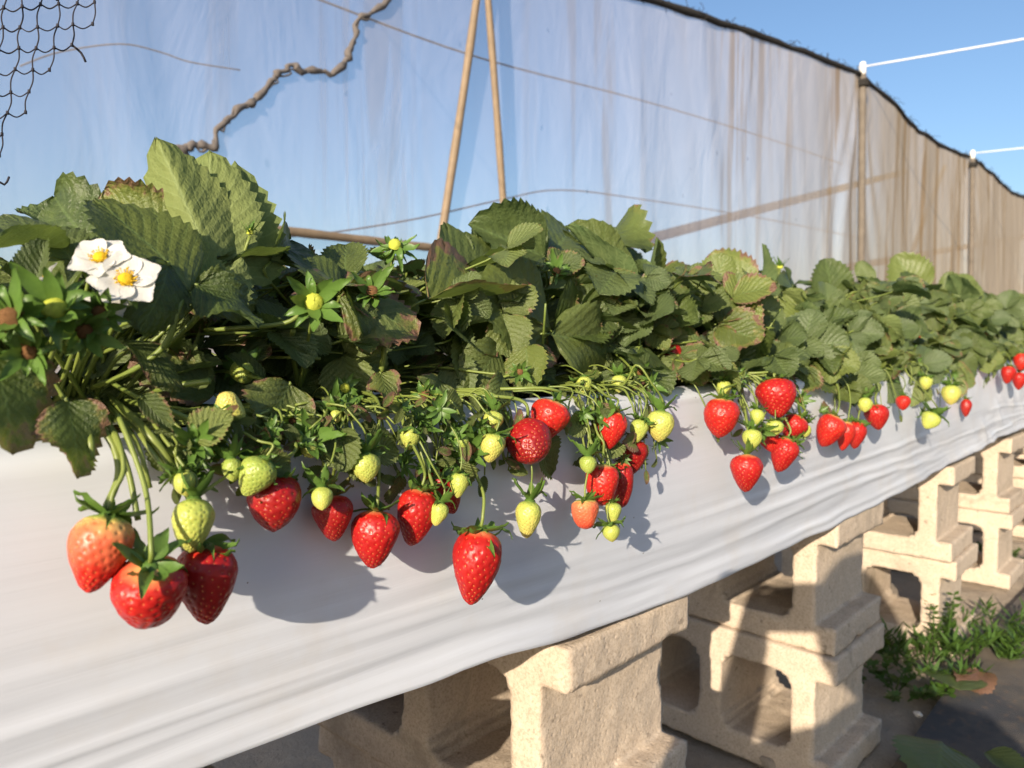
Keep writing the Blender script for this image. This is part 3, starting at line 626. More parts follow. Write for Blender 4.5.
for (bx_, by_, tx, ty, yb, yt, wr, nk, burn, yel, pale, var, lab) in HERO:
    b = at(bx_, by_, yb); t = at(tx, ty, yt)
    if bx_ > 600:                                                     # far along the row: keep the leaf at its stalk's own distance
        dz_ = depth(b); t = CAM + (FWD + RGT * ((tx - 512) / FPX) + UPV * ((384 - ty) / FPX)) * (dz_ - .012)
    d = t - b; L = d.length; n = (Vector(NK[nk]) if nk != 'D' or bx_ < 480 else Vector((.05, -.95, .12))) + Vector((rng.uniform(-.12, .12), rng.uniform(-.12, .12), rng.uniform(-.12, .12)))
    M = frame(b, d, n, L) @ Matrix.Diagonal((wr * .86, 1, 1, 1)); i = nearest(b); add_leaf(i, LV[var], M, burn, yel, pale, lab); petiole(i, b, d.normalized(), .0011)
# the mass of smaller leaves, kept inside the outline the row has
PROF = [(-200, 200), (0, 203), (40, 200), (85, 196), (110, 190), (225, 215), (245, 236), (330, 246), (440, 246), (475, 228), (520, 222), (610, 224), (660, 246), (720, 262), (770, 258), (800, 268), (850, 268), (900, 262), (960, 276), (1024, 292), (1300, 315)]
BOT = [(-200, 440), (0, 425), (60, 418), (120, 400), (230, 400), (330, 405), (440, 400), (560, 390), (640, 388), (690, 392), (740, 376), (800, 390), (850, 402), (920, 404), (960, 394), (1010, 362), (1300, 345)]
def fill(i, cx, cy, lr, want, ylo, yhi, hlo, hhi, slo, shi, upness, rmax=.17):
    n = 0; tries = 0
    while n < want and tries < 1200:
        tries += 1; a = lr.uniform(0, 2 * math.pi); p = Vector((cx + lr.uniform(-rmax, rmax), lr.uniform(ylo, yhi), .60 + lr.uniform(hlo, hhi))); s = lr.uniform(slo, shi)
        q = proj(p)
        if q is None: continue
        mg = s * .6 * FPX / depth(p)
        if q[1] - mg < lerp_table(PROF, q[0]) or q[1] + mg * .7 > lerp_table(BOT, q[0]): continue
        out = Vector((p.x - cx, p.y - cy, 0)).normalized() if lr.random() < .7 else Vector((math.cos(a), math.sin(a), 0))
        d = Vector((out.x + lr.uniform(-.5, .5), out.y - .2 + lr.uniform(-.5, .5), lr.uniform(-.5, .3))); nrm = Vector((out.x * .4 - .3 + lr.uniform(-.5, .5), out.y * .35 - .35 + lr.uniform(-.5, .5), upness)) if lr.random() < .35 else Vector((-.55 + lr.uniform(-.55, .45), -.65 + lr.uniform(-.4, .4), .55 + lr.uniform(-.4, .4)))
        M = frame(p, d, nrm, s); bn = lr.choice([0, 0, 0, 0, 0, 0, .12, .3, .55] if i > 4 else [0, 0, 0, .15, .3, .5, .75])
        add_leaf(i, TRI[lr.randrange(9)], M, bn, lr.choice([0, 0, .12, .35, .7]), lr.uniform(0, 1.0)); petiole(i, p, d.normalized(), .0010); n += 1
for i, (cx, cy, lab) in enumerate(PL):
    lr = random.Random(100 + i); big = (i > 2)
    fill(i, cx, cy, lr, 18, .58, .76, .0, .16, .045, .062, .8)              # the far side of the plant
    fill(i, cx, cy, lr, 24, .46, .62, .04, .19, .032 if not big else .048, .046 if not big else .068, .8)    # the crown
    if i < 5: fill(i, cx, cy, lr, 14, .42, .52, .05, .17, .026, .036, .7)
    fill(i, cx, cy, lr, 16, .43, .50, .0, .10, .030, .044, .5)              # low leaves in the shade
    if i > 3: fill(i, cx, cy, lr, 14, .395, .49, .0, .14, .042, .062, .6); fill(i, cx, cy, lr, 8, .372, .42, -.02, .05, .034, .048, .3)
    for k in range(6):                                                # brown fallen leaves and bits lying under the plant
        p = Vector((cx + lr.uniform(-.12, .12), lr.uniform(.43, .50), .612)); M = frame(p, Vector((lr.uniform(-1, 1), lr.uniform(-1, 1), .1)), Vector((lr.uniform(-.5, .5), lr.uniform(-.8, 0), 1)), lr.uniform(.02, .035))
        add_leaf(i, LV[4], M, 2.2, .5, 0, 'withered brown leaf')

# ------------------------------------------------------------------ fruit
def berry_mesh(seed, shape, nu=120, nv=84):
    r = random.Random(seed)
    prof = {'cone': [(0, 0), (.02, .34), (.07, .66), (.15, .88), (.26, .99), (.36, 1), (.5, .92), (.65, .77), (.8, .56), (.9, .39), (.96, .25), (.99, .12), (1, 0)],
            'round': [(0, 0), (.02, .36), (.08, .70), (.17, .90), (.3, 1), (.45, 1), (.6, .90), (.75, .72), (.87, .48), (.95, .27), (1, 0)],
            'wedge': [(0, 0), (.02, .40), (.07, .74), (.15, .93), (.27, 1), (.42, .98), (.6, .88), (.76, .74), (.88, .60), (.95, .42), (.985, .22), (1, 0)],
            'long': [(0, 0), (.02, .3), (.06, .58), (.14, .84), (.26, .98), (.38, 1), (.55, .90), (.7, .74), (.84, .53), (.93, .36), (.98, .19), (1, 0)]}[shape]
    ns = 185; S = []
    for k in range(ns):
        t = (k + .5) / ns; t = .04 + .94 * (t ** .9); a = k * 2.39996 + r.uniform(-.12, .12); rad = lerp_table(prof, t) * .5
        S.append(Vector((rad * math.cos(a), rad * math.sin(a), .5 - t)))
    kd = KDTree(ns)
    for k, p in enumerate(S): kd.insert(p, k)
    kd.balance(); V = []; sd = []; al = []
    for j in range(nv + 1):
        t = (1 - math.cos(math.pi * j / nv)) / 2 * .55 + .45 * j / nv; rad = lerp_table(prof, t) * .5
        rad2 = (lerp_table(prof, min(1, t + .02)) + lerp_table(prof, max(0, t - .02)) + lerp_table(prof, t)) / 6
        if 0 < j < nv: rad = rad2
        for i in range(nu):
            a = 2 * math.pi * i / nu; base = Vector((rad * math.cos(a), rad * math.sin(a), .5 - t))
            _, _, d = kd.find(base); g = math.exp(-(d / .026) ** 2); s = math.exp(-(d / .015) ** 2)
            lump = 1 + .10 * noise.noise(base * 1.9 + Vector((seed * 3.1, 0, 0))) + .03 * noise.noise(base * 5 + Vector((seed, 0, 0)))
            nrm = Vector((base.x, base.y, base.z * .45)).normalized() if base.length > 1e-5 else Vector((0, 0, 1))
            p = Vector((base.x * lump, base.y * lump, base.z * (1 + .3 * (lump - 1)))) - nrm * (.030 * g - .016 * s)
            V.append(p); sd.append(s if .03 < t < .985 else 0); al.append(t)
    F = [(j * nu + i, (j + 1) * nu + i, (j + 1) * nu + (i + 1) % nu, j * nu + (i + 1) % nu) for j in range(nv) for i in range(nu)]
    me = mesh('fruit', V, F); fattr(me, 'seed', sd); fattr(me, 'along', al); me.materials.append(BERRY); return me
FR = {k: [berry_mesh(s, k) for s in (sd, sd + 40)] for k, sd in (('cone', 1), ('round', 2), ('wedge', 3), ('long', 4))}
def calyx_mesh(seed, n=9, spread=1.0, lift=.25, mat=SEPAL):
    "unit calyx: sepals about 1 long round the origin, the fruit below"
    r = random.Random(seed); V = []; F = []
    for k in range(n):
        a = 2 * math.pi * k / n + r.uniform(-.2, .2); L = r.uniform(.6, 1.15); up = lift + r.uniform(-.5, .5); wd = r.uniform(.11, .21); tw = r.uniform(-.7, .7); bend = r.uniform(-.5, .5); b = len(V)
        for j in range(8):
            t = j / 7; rr = .10 + L * t * spread * (1 - .12 * t); z = up * math.sin(t * 1.7) * .55 + (.28 * t ** 3) * r.uniform(.6, 1.4) * (1 if k % 3 else -1)
            h = wd * (math.sin(math.pi * min(1, t * .86 + .14)) ** .8) * (1 - .25 * t) + .004
            for u in (-1, 0, 1):
                x = rr; y = u * h + bend * t * t * .4; zz = z + abs(u) * .07 + u * tw * h
                V.append((x * math.cos(a) - y * math.sin(a), x * math.sin(a) + y * math.cos(a), zz))
        for j in range(7):
            for u in (0, 1): q = b + j * 3 + u; F.append((q, q + 1, q + 4, q + 3))
    b = len(V)                                                        # the small boss where the stalk joins
    for j, (rr, z) in enumerate(((.24, -.03), (.20, .06), (.10, .13), (.0, .15))):
        for i in range(8): V.append((rr * math.cos(i * math.pi / 4), rr * math.sin(i * math.pi / 4), z))
    for j in range(3):
        for i in range(8): F.append((b + j * 8 + i, b + j * 8 + (i + 1) % 8, b + (j + 1) * 8 + (i + 1) % 8, b + (j + 1) * 8 + i))
    me = mesh('calyx', V, F); me.materials.append(mat); return me
CX = [calyx_mesh(s, 9 + s % 3, 1.0, [.1, .4, -.2, .8, -.5, .25][s]) for s in range(6)]
CXD = [calyx_mesh(s + 20, 8, .9, .5, DRYSEPAL) for s in range(2)]

K = {'ripe': (.88, .12, 0), 'dark': (.94, .10, 0), 'bright': (.80, .12, 0), 'orange': (.60, .20, 0), 'blush': (.66, .42, 0), 'unripe': (.20, .10, 0), 'green': (.06, .10, 0), 'pale': (.25, .08, 0), 'peach': (.52, .30, 0)}
# centre px, size px, kind, shape, Y, tilt in the picture (deg, + = tip to the right), tip towards the camera (deg), calyx size, via px or None, label
B = [
 (99, 553, 66, 78, 'blush', 'cone', .347, 14, 10, .62, (118, 440), 'big blushing strawberry with yellow shoulder, leftmost in the low cluster'),
 (149, 594, 70, 72, 'ripe', 'wedge', .338, 4, -24, .64, (120, 420), 'red blunt-tipped strawberry lowest in the left cluster with bright green cap'),
 (206, 584, 61, 80, 'dark', 'cone', .347, -2, 4, .62, (150, 450), 'dark red pointed strawberry at the right of the low left cluster'),
 (192, 525, 46, 54, 'unripe', 'long', .345, 6, 14, .72, (165, 440), 'yellow-green strawberry directly above the dark red pointed one'),
 (255, 477, 38, 42, 'green', 'cone', .348, 30, 8, .7, (238, 430), 'shaded green strawberry left of the dark red one under the gap'),
 (229, 409, 30, 38, 'pale', 'wedge', .370, -10, 160, .3, None, 'pale withered strawberry lying on the rim of the film'),
 (243, 373, 24, 22, 'green', 'round', .425, 0, 65, 1.1, None, 'tiny hard green strawberry in the shade above the film'),
 (205, 455, 18, 20, 'unripe', 'round', .362, 20, 30, 1.3, (205, 425), 'tiny yellow-green strawberry bud above the yellow-green fruit'),
 (184, 484, 22, 26, 'unripe', 'round', .350, -15, 20, 1.2, (175, 440), 'small yellow-green fruit tucked left above the yellow-green strawberry'),
 (232, 470, 20, 24, 'green', 'round', .352, -5, 20, 1.2, (215, 435), 'small green fruit touching the shaded green strawberry'),
 (274, 503, 54, 58, 'dark', 'round', .357, 2, 6, .6, (292, 440), 'dark red strawberry alone below the gap in the leaves'),
 (333, 518, 44, 46, 'dark', 'cone', .364, 0, 8, .6, (318, 440), 'dark red strawberry half hidden behind a small green fruit'),
 (374, 539, 48, 58, 'ripe', 'cone', .356, 6, 8, .62, (378, 440), 'plump red strawberry, lowest of the middle left cluster'),
 (416, 517, 42, 58, 'ripe', 'long', .357, 12, 6, .68, (405, 430), 'narrow red strawberry just right of the plump low one'),
 (446, 490, 38, 50, 'dark', 'cone', .371, -18, 4, .5, (430, 420), 'shaded dark red strawberry behind two small green fruits'),
 (366, 468, 28, 30, 'unripe', 'round', .353, 0, 12, .95, (345, 405), 'yellow-green strawberry above the plump low red one'),
 (410, 439, 20, 22, 'unripe', 'cone', .360, 4, 12, .9, (385, 402), 'small yellow-green strawberry hanging free below the leaf gap'),
 (322, 499, 21, 24, 'unripe', 'round', .345, 0, 35, 1.3, (330, 430), 'small yellow-green fruit in front of the half hidden dark red one'),
 (310, 450, 18, 18, 'unripe', 'round', .362, -20, 30, 1.2, (318, 415), 'tiny yellow-green fruit on a short stalk left of the middle cluster'),
 (336, 417, 13, 14, 'unripe', 'round', .375, 0, 40, 1.6, None, 'tiny budding fruit at the film rim under the scorched leaf'),
 (492, 448, 27, 30, 'pale', 'cone', .352, 14, 12, .8, (470, 395), 'pale yellow strawberry left of the glossy red pair'),
 (493, 421, 20, 20, 'unripe', 'round', .362, 10, 20, 1.0, (480, 388), 'small yellow-green strawberry just above the pale yellow one'),
 (459, 485, 20, 26, 'unripe', 'cone', .350, 6, 10, .9, (440, 410), 'small yellow-green strawberry in front of the shaded dark red one'),
 (438, 514, 20, 24, 'unripe', 'cone', .345, 14, 16, 1.0, (415, 430), 'small yellow-green strawberry touching the narrow red one'),
 (460, 443, 18, 18, 'green', 'round', .362, 0, 30, 1.2, (450, 400), 'small green fruit left of the pale yellow strawberry'),
 (442, 408, 16, 16, 'unripe', 'round', .380, 0, 40, 1.3, None, 'tiny green fruit at the film rim left of the yellow pair'),
 (476, 567, 52, 76, 'ripe', 'cone', .345, 8, 6, .62, (474, 470), 'single long red strawberry hanging lowest in the middle'),
 (528, 519, 26, 38, 'pale', 'long', .352, 6, 8, .95, (524, 440), 'single pale yellow-green strawberry hanging below the glossy red pair'),
 (530, 444, 45, 40, 'dark', 'round', .352, -25, 62, .5, (520, 400), 'glossy dark red strawberry with its tip towards the viewer'),
 (548, 421, 40, 44, 'bright', 'cone', .366, 24, 8, .4, (540, 388), 'orange-red strawberry behind the glossy dark red one'),
 (611, 430, 30, 40, 'bright', 'long', .358, 12, 6, .6, (592, 385), 'orange-red strawberry right of the forked stalks'),
 (633, 457, 28, 36, 'dark', 'cone', .368, 4, 6, .5, (630, 400), 'shaded dark red strawberry tucked under the small yellow-green ones'),
 (638, 431, 20, 26, 'unripe', 'cone', .360, 16, 8, .8, (640, 390), 'yellow-green strawberry above the shaded dark red one'),
 (660, 426, 28, 32, 'pale', 'round', .352, 4, 10, .7, (636, 365), 'pale yellow strawberry at the right end of a long stalk'),
 (602, 485, 34, 42, 'bright', 'wedge', .354, 2, 6, .4, (596, 430), 'red strawberry behind the stalks, directly above the orange one'),
 (621, 485, 26, 46, 'dark', 'wedge', .362, 0, 4, .4, (612, 430), 'darker red strawberry overlapping the one above the orange fruit'),
 (585, 514, 29, 30, 'orange', 'wedge', .346, 0, 10, .6, (583, 440), 'small orange strawberry, the only orange one'),
 (613, 513, 17, 22, 'unripe', 'cone', .344, -4, 8, .6, (600, 430), 'upper of two tiny yellow-green fruits beside the orange one'),
 (611, 533, 18, 18, 'unripe', 'round', .340, -10, 10, 1.1, (606, 440), 'lower of two tiny yellow-green fruits beside the orange one'),
 (588, 465, 17, 18, 'green', 'round', .345, 0, 20, 1.1, (586, 420), 'tiny green fruit in front of the red one above the orange fruit'),
 (584, 386, 16, 20, 'unripe', 'cone', .385, 0, 15, 1.0, None, 'tiny yellow-green fruit near the leaves above the forked stalks'),
 (619, 384, 16, 18, 'unripe', 'round', .390, 0, 20, 1.0, None, 'tiny yellow-green fruit hidden by the leaf right of the forked stalks'),
 (672, 357, 20, 28, 'dark', 'round', .425, 0, 0, .3, None, 'dark red strawberry deep behind the withered leaf'),
 (721, 418, 35, 40, 'bright', 'round', .352, 4, 8, .5, (745, 372), 'orange-red strawberry at the left of the right-hand cluster'),
 (777, 398, 40, 40, 'ripe', 'cone', .352, -8, 14, .45, (770, 372), 'large red strawberry topmost in the right-hand cluster'),
 (746, 473, 33, 38, 'ripe', 'cone', .343, 2, 8, .5, (740, 400), 'red strawberry hanging lowest in the right-hand cluster'),
 (783, 455, 28, 36, 'ripe', 'cone', .347, 14, 6, .6, (770, 390), 'red strawberry right of the lowest in the right-hand cluster'),
 (752, 439, 19, 20, 'unripe', 'round', .343, 0, 14, .8, (735, 385), 'yellow-green strawberry in the centre of the right-hand cluster'),
 (757, 417, 15, 16, 'unripe', 'round', .350, 0, 16, .8, (745, 385), 'small yellow-green fruit below the large topmost red one'),
 (724, 389, 15, 17, 'unripe', 'round', .365, 0, 16, .9, (722, 366), 'tiny yellow-green fruit above the orange-red strawberry at right'),
 (775, 428, 17, 15, 'unripe', 'round', .345, 0, 20, .8, (765, 395), 'yellow-green fruit beside the red ones in the right-hand cluster'),
 (805, 431, 13, 13, 'unripe', 'round', .350, 0, 20, .8, (795, 395), 'tiny yellow-green fruit at the right edge of the right-hand cluster'),
 (769, 440, 22, 26, 'bright', 'cone', .360, -20, 5, .4, (765, 395), 'red strawberry mostly hidden in the middle of the right-hand cluster'),
 (793, 428, 26, 28, 'ripe', 'cone', .358, 30, 5, .5, (780, 395), 'red strawberry slanting behind the tiny fruit at the right of its cluster'),
 (829, 431, 29, 34, 'bright', 'cone', .352, 20, 6, .35, (835, 400), 'red strawberry leading the pair right of the right-hand cluster'),
 (845, 436, 18, 30, 'bright', 'cone', .358, 8, 4, .35, (845, 400), 'narrow red strawberry squeezed between two others'),
 (856, 435, 20, 28, 'ripe', 'cone', .352, 6, 6, .7, (858, 395), 'red strawberry ending the pair right of the right-hand cluster'),
 (865, 405, 14, 15, 'unripe', 'round', .345, 0, 20, .8, (862, 378), 'tiny yellow-green fruit above the small red one at right'),
 (877, 417, 25, 26, 'ripe', 'cone', .350, -6, 8, .5, (872, 385), 'small red strawberry just right of the red pair'),
 (903, 403, 14, 15, 'bright', 'round', .352, 0, 12, .5, (900, 380), 'small lone red strawberry left of a slanting stalk'),
 (930, 421, 18, 18, 'unripe', 'cone', .340, 24, 20, 1.0, (908, 383), 'yellow-green fruit at the end of the slanting stalk'),
 (951, 395, 18, 20, 'pale', 'round', .345, 0, 14, .7, (946, 370), 'pale yellow strawberry at the right beside dark leaves'),
 (926, 383, 13, 14, 'unripe', 'round', .360, 0, 14, .8, (924, 365), 'tiny yellow-green strawberry among the dark leaves at right'),
 (917, 381, 22, 20, 'dark', 'cone', .390, 20, 8, .5, (914, 362), 'dark red strawberry hidden behind a tiny yellow-green one'),
 (922, 344, 18, 14, 'dark', 'round', .46, 30, 20, .4, None, 'dark red strawberry set high among the leaves at right'),
 (886, 352, 9, 11, 'unripe', 'round', .45, 0, 20, .8, None, 'very small yellow fruit high among the right-hand leaves'),
 (966, 408, 10, 18, 'dark', 'cone', .365, 0, 8, .6, (962, 385), 'tiny dark red strawberry by the gathered film'),
 (1008, 375, 14, 18, 'ripe', 'cone', .350, 10, 8, .5, (1005, 352), 'red strawberry near the right edge of the picture'),
 (1021, 362, 14, 18, 'bright', 'round', .345, 0, 8, .5, (1020, 345), 'orange-red strawberry cut by the right edge of the picture'),
 (1019, 381, 14, 18, 'ripe', 'cone', .350, 0, 8, .5, (1018, 350), 'red strawberry just below the one cut by the picture edge'),
]
CAMR = RGT
for k, (px, py, wp, hp, kind, shp, Y, tilt, toward, cs, via, lab) in enumerate(B):
    c = at(px, py, Y); dz = depth(c) / FPX; wd, ht = wp * dz, hp * dz
    view = (CAM - c).normalized(); right = Vector((0, 0, 1)).cross(view).normalized(); tip = Vector((0, 0, -1))
    Rm = Matrix.Rotation(R(-tilt), 4, view) @ Matrix.Rotation(R(toward), 4, -right) if toward else Matrix.Rotation(R(-tilt), 4, view)
    Rm = Rm @ Matrix.Rotation(rng.uniform(0, 6.28), 4, 'Z')
    if toward > 45: ht = max(ht, wd * 1.1)
    S = Matrix.Diagonal((wd * rng.uniform(.94, 1.03), wd * rng.uniform(.90, 1.0), ht, 1)) @ Matrix.Shear('XY', 4, (rng.uniform(-.10, .10), rng.uniform(-.10, .10))); M = Matrix.Translation(c) @ Rm
    t_ = thing('strawberry', lab, 'strawberry', M, 'strawberries hanging over the film')
    f = link('fruit', FR[shp][k % 2], t_); f.matrix_basis = S; f.color = (*K[kind], 1)
    dry = kind == 'dark' and k % 2 or k in (5,)
    cx_ = link('calyx', (CXD if dry else CX)[k % (2 if dry else 6)], t_); q = wd * cs; cx_.matrix_basis = Matrix.Translation((0, 0, ht * .475)) @ Matrix.Diagonal((q, q, q, 1))
    top = M @ Vector((0, 0, ht * .5 + q * .08))
    if toward > 100: continue
    rad = max(.0006, min(.0012, wd * .038)); i = nearest(top); m = MB()
    if via:
        L = at(via[0], via[1], .366); L.z = max(L.z, .604); 
        if via[1] > 425: L = at(via[0], via[1], .362); 
        pull = rng.uniform(.5, 1.0); dx = max(-.10, min(.10, PL[i][0] - L.x)) * pull
        up = Vector((L.x + dx * .38, .388, .617 + rng.uniform(0, .007))); cr = Vector((L.x + dx, .465, .608 + rng.uniform(0, .02)))
        mid = top.lerp(L, .5) + Vector((rng.uniform(-.003, .003), -.004, rng.uniform(0, .004)))
        ax = (M.to_3x3() @ Vector((0, 0, 1))) * min(.008, (L - top).length * .3); m.tube([top, top + ax, mid, L, up, cr], [rad, rad, rad, rad * 1.1, rad * 1.2, rad * 1.25], 6, 5)
    else:
        cr = Vector((top.x + (PL[i][0] - top.x) * .4, max(.47, top.y + .05), .612)); m.tube([top, top.lerp(cr, .4) + Vector((0, 0, .014)), cr], [rad, rad, rad * 1.3], 6, 5)
    child(m.build('stalk', [STALK]), t_, M)

for x0, x1, y0, y1, nb_ in ((175, 300, 415, 490, 50), (300, 520, 402, 480, 90), (560, 660, 372, 480, 44), (715, 815, 372, 445, 40), (815, 965, 368, 420, 46)):
    for k in range(nb_):
        px, py = rng.uniform(x0, x1), rng.uniform(y0, y1); Y = .372 - rng.uniform(0, .014) if py > 405 else rng.uniform(.37, .40); p = at(px, py, Y); a = rng.uniform(0, 6.28)
        d = Vector((math.cos(a), rng.uniform(-.6, .1), math.sin(a) * .8 - .2)); i = nearest(p); L = rng.uniform(.008, .017) * (1.5 if k % 11 == 0 else 1)
        add_leaf(i, LV[6 if k % 11 else 1], frame(p, d, Vector((-.5, -.8, .3)) + Vector((rng.uniform(-.5, .5), 0, rng.uniform(-.5, .5))), L), rng.choice([0, 0, .4, 1.2]), rng.choice([.2, .4, .6, .8]), .3)
        if k % 4 == 1:                                                # small green buds among them
            t_, PM = plants[i]; o = link('bud', CX[k % 6]); o.parent = t_; o.matrix_parent_inverse = PM.inverted(); o.matrix_basis = frame(p, Vector((math.cos(a), -.2, math.sin(a))), Vector((rng.uniform(-.8, .3), -.8, rng.uniform(-.3, .7))), rng.uniform(.006, .011) * (1 + .5 * depth(p)))
        if k % 2 == 0:
            up = Vector((p.x + rng.uniform(-.02, .02), .386, .618 + rng.uniform(0, .006))); stems[i].tube([p, p.lerp(up, .5) + Vector((rng.uniform(-.006, .006), -.006, .002)), up, Vector((up.x + (PL[i][0] - up.x) * .4, .46, .615))], [.0006, .0007, .0008, .0009], 5, 4)

# stout bare stalks and fruiting stems
def stem_thing(i, P, r, n=5):
    stems[i].tube([at(x, y, Y) for x, y, Y in P], r, 8, n)
S_ = lambda P, r: stem_thing(nearest(at(*P[0])), P, r)
S_([(92, 388, .44), (130, 372, .41), (165, 345, .395), (178, 310, .39), (186, 294, .395)], .0016)
S_([(140, 398, .45), (165, 388, .41), (210, 381, .39)], .0018); S_([(205, 330, .44), (240, 328, .42), (285, 323, .40), (305, 310, .39)], .0014)
S_([(85, 400, .45), (100, 425, .38), (115, 450, .365), (118, 478, .36), (104, 512, .355)], .0017); S_([(95, 395, .45), (112, 430, .372), (128, 470, .36), (138, 520, .35)], .0014)
S_([(110, 398, .45), (140, 425, .375), (163, 452, .362), (176, 474, .362)], .0021); S_([(120, 400, .45), (160, 408, .38), (190, 420, .37), (215, 435, .365)], .0016); S_([(70, 398, .45), (88, 430, .372), (92, 460, .362)], .0015)
S_([(105, 400, .45), (135, 440, .368), (150, 488, .358)], .0012)
S_([(345, 360, .46), (375, 380, .43), (384, 352, .42), (380, 330, .42)], .0020); S_([(300, 392, .46), (292, 350, .44), (293, 330, .42)], .0018)
S_([(330, 405, .45), (380, 410, .39), (430, 418, .375), (470, 430, .366)], .0013); S_([(420, 392, .45), (455, 395, .40), (480, 420, .37), (492, 435, .36)], .0012); S_([(345, 400, .45), (395, 402, .39), (420, 450, .362), (438, 500, .352)], .0011)
S_([(560, 390, .45), (578, 402, .38), (590, 440, .362), (605, 470, .355), (612, 500, .348)], .0015); S_([(575, 390, .45), (592, 404, .378), (604, 440, .36), (612, 505, .350)], .0010); S_([(610, 350, .45), (628, 365, .40), (645, 392, .38), (656, 410, .366)], .0011)
S_([(592, 350, .45), (630, 328, .44), (668, 314, .43), (690, 306, .44)], .0014); S_([(745, 372, .46), (770, 388, .40), (790, 360, .42), (835, 352, .44)], .0016)
for i, s in enumerate(stems):
    for k in range(5):                                # fine upright stalks crowding the crown
        x = PL[i][0] + rng.uniform(-.11, .11); y = rng.uniform(.43, .52); a = Vector((x, y, .60)); s.tube([a, a + Vector((rng.uniform(-.02, .02), rng.uniform(-.03, .02), rng.uniform(.03, .06))), a + Vector((rng.uniform(-.05, .05), rng.uniform(-.06, .02), rng.uniform(.04, .10)))], [.0018, .0014, .001], 5, 3)
    o = s.build('stems', [STALK]); o.name = 'stem'; child(o, *plants[i])

# flowers, spent flowers and buds
def petal_mesh(seed):
    r = random.Random(seed); V = []; F = []
    for j in range(9):
        t = j / 8; h = .53 * (math.sin(math.pi * (t * .78 + .11)) ** .62) * (1 if j < 8 else .80)
        for i in range(9):
            u = i / 4 - 1; y = .10 + t * .95 - .20 * u * u * t; z = .12 * t - .10 * t * t + .22 * u * u * h + .05 * noise.noise((u * 2 + seed, t * 3, 1)); V.append((u * h, y, z))
    for j in range(8):
        for i in range(8): a = j * 9 + i; F.append((a, a + 1, a + 10, a + 9))
    me = mesh('petal', V, F); me.materials.append(PETAL); return me
PT = [petal_mesh(s) for s in range(3)]
def dome_mesh(name, r, h, mat, n=20, spikes=0, seed=0):
    m = MB(); rr = random.Random(seed)
    V = []
    for j in range(9):
        a = j / 8 * math.pi / 2
        for i in range(n): q = 1 + .07 * rr.uniform(-1, 1); V.append((r * math.cos(a) * math.cos(i * 2 * math.pi / n) * q, r * math.cos(a) * math.sin(i * 2 * math.pi / n) * q, h * math.sin(a) * q))
    F = [(j * n + i, j * n + (i + 1) % n, (j + 1) * n + (i + 1) % n, (j + 1) * n + i) for j in range(8) for i in range(n)]
    m.add(V, F)
    for k in range(spikes):
        a = k * 2.4; q = r * rr.uniform(1.05, 1.5); p = Vector((r * .7 * math.cos(a), r * .7 * math.sin(a), .02)); e = Vector((q * math.cos(a), q * math.sin(a), rr.uniform(.08, .2)))
        m.tube([p, e], .014, 4, 1); m.add([e + Vector(d) * .035 for d in ((1, 0, 0), (0, 1, 0), (-1, 0, 0), (0, -1, 0), (0, 0, 1), (0, 0, -1))], [(0, 1, 4), (1, 2, 4), (2, 3, 4), (3, 0, 4), (1, 0, 5), (2, 1, 5), (3, 2, 5), (0, 3, 5)])
    me = mesh(name, m.V, m.F); me.materials.append(mat); return me
PIS = dome_mesh('flower_centre', .22, .20, YELLOW, 20, 26, 1); REC = dome_mesh('receptacle', .30, .34, RECEPT, 18, 0, 2); DED = dome_mesh('receptacle', .28, .25, BROWN, 18, 22, 3); GRB = dome_mesh('receptacle', .30, .5, RECEPT, 14, 0, 4)
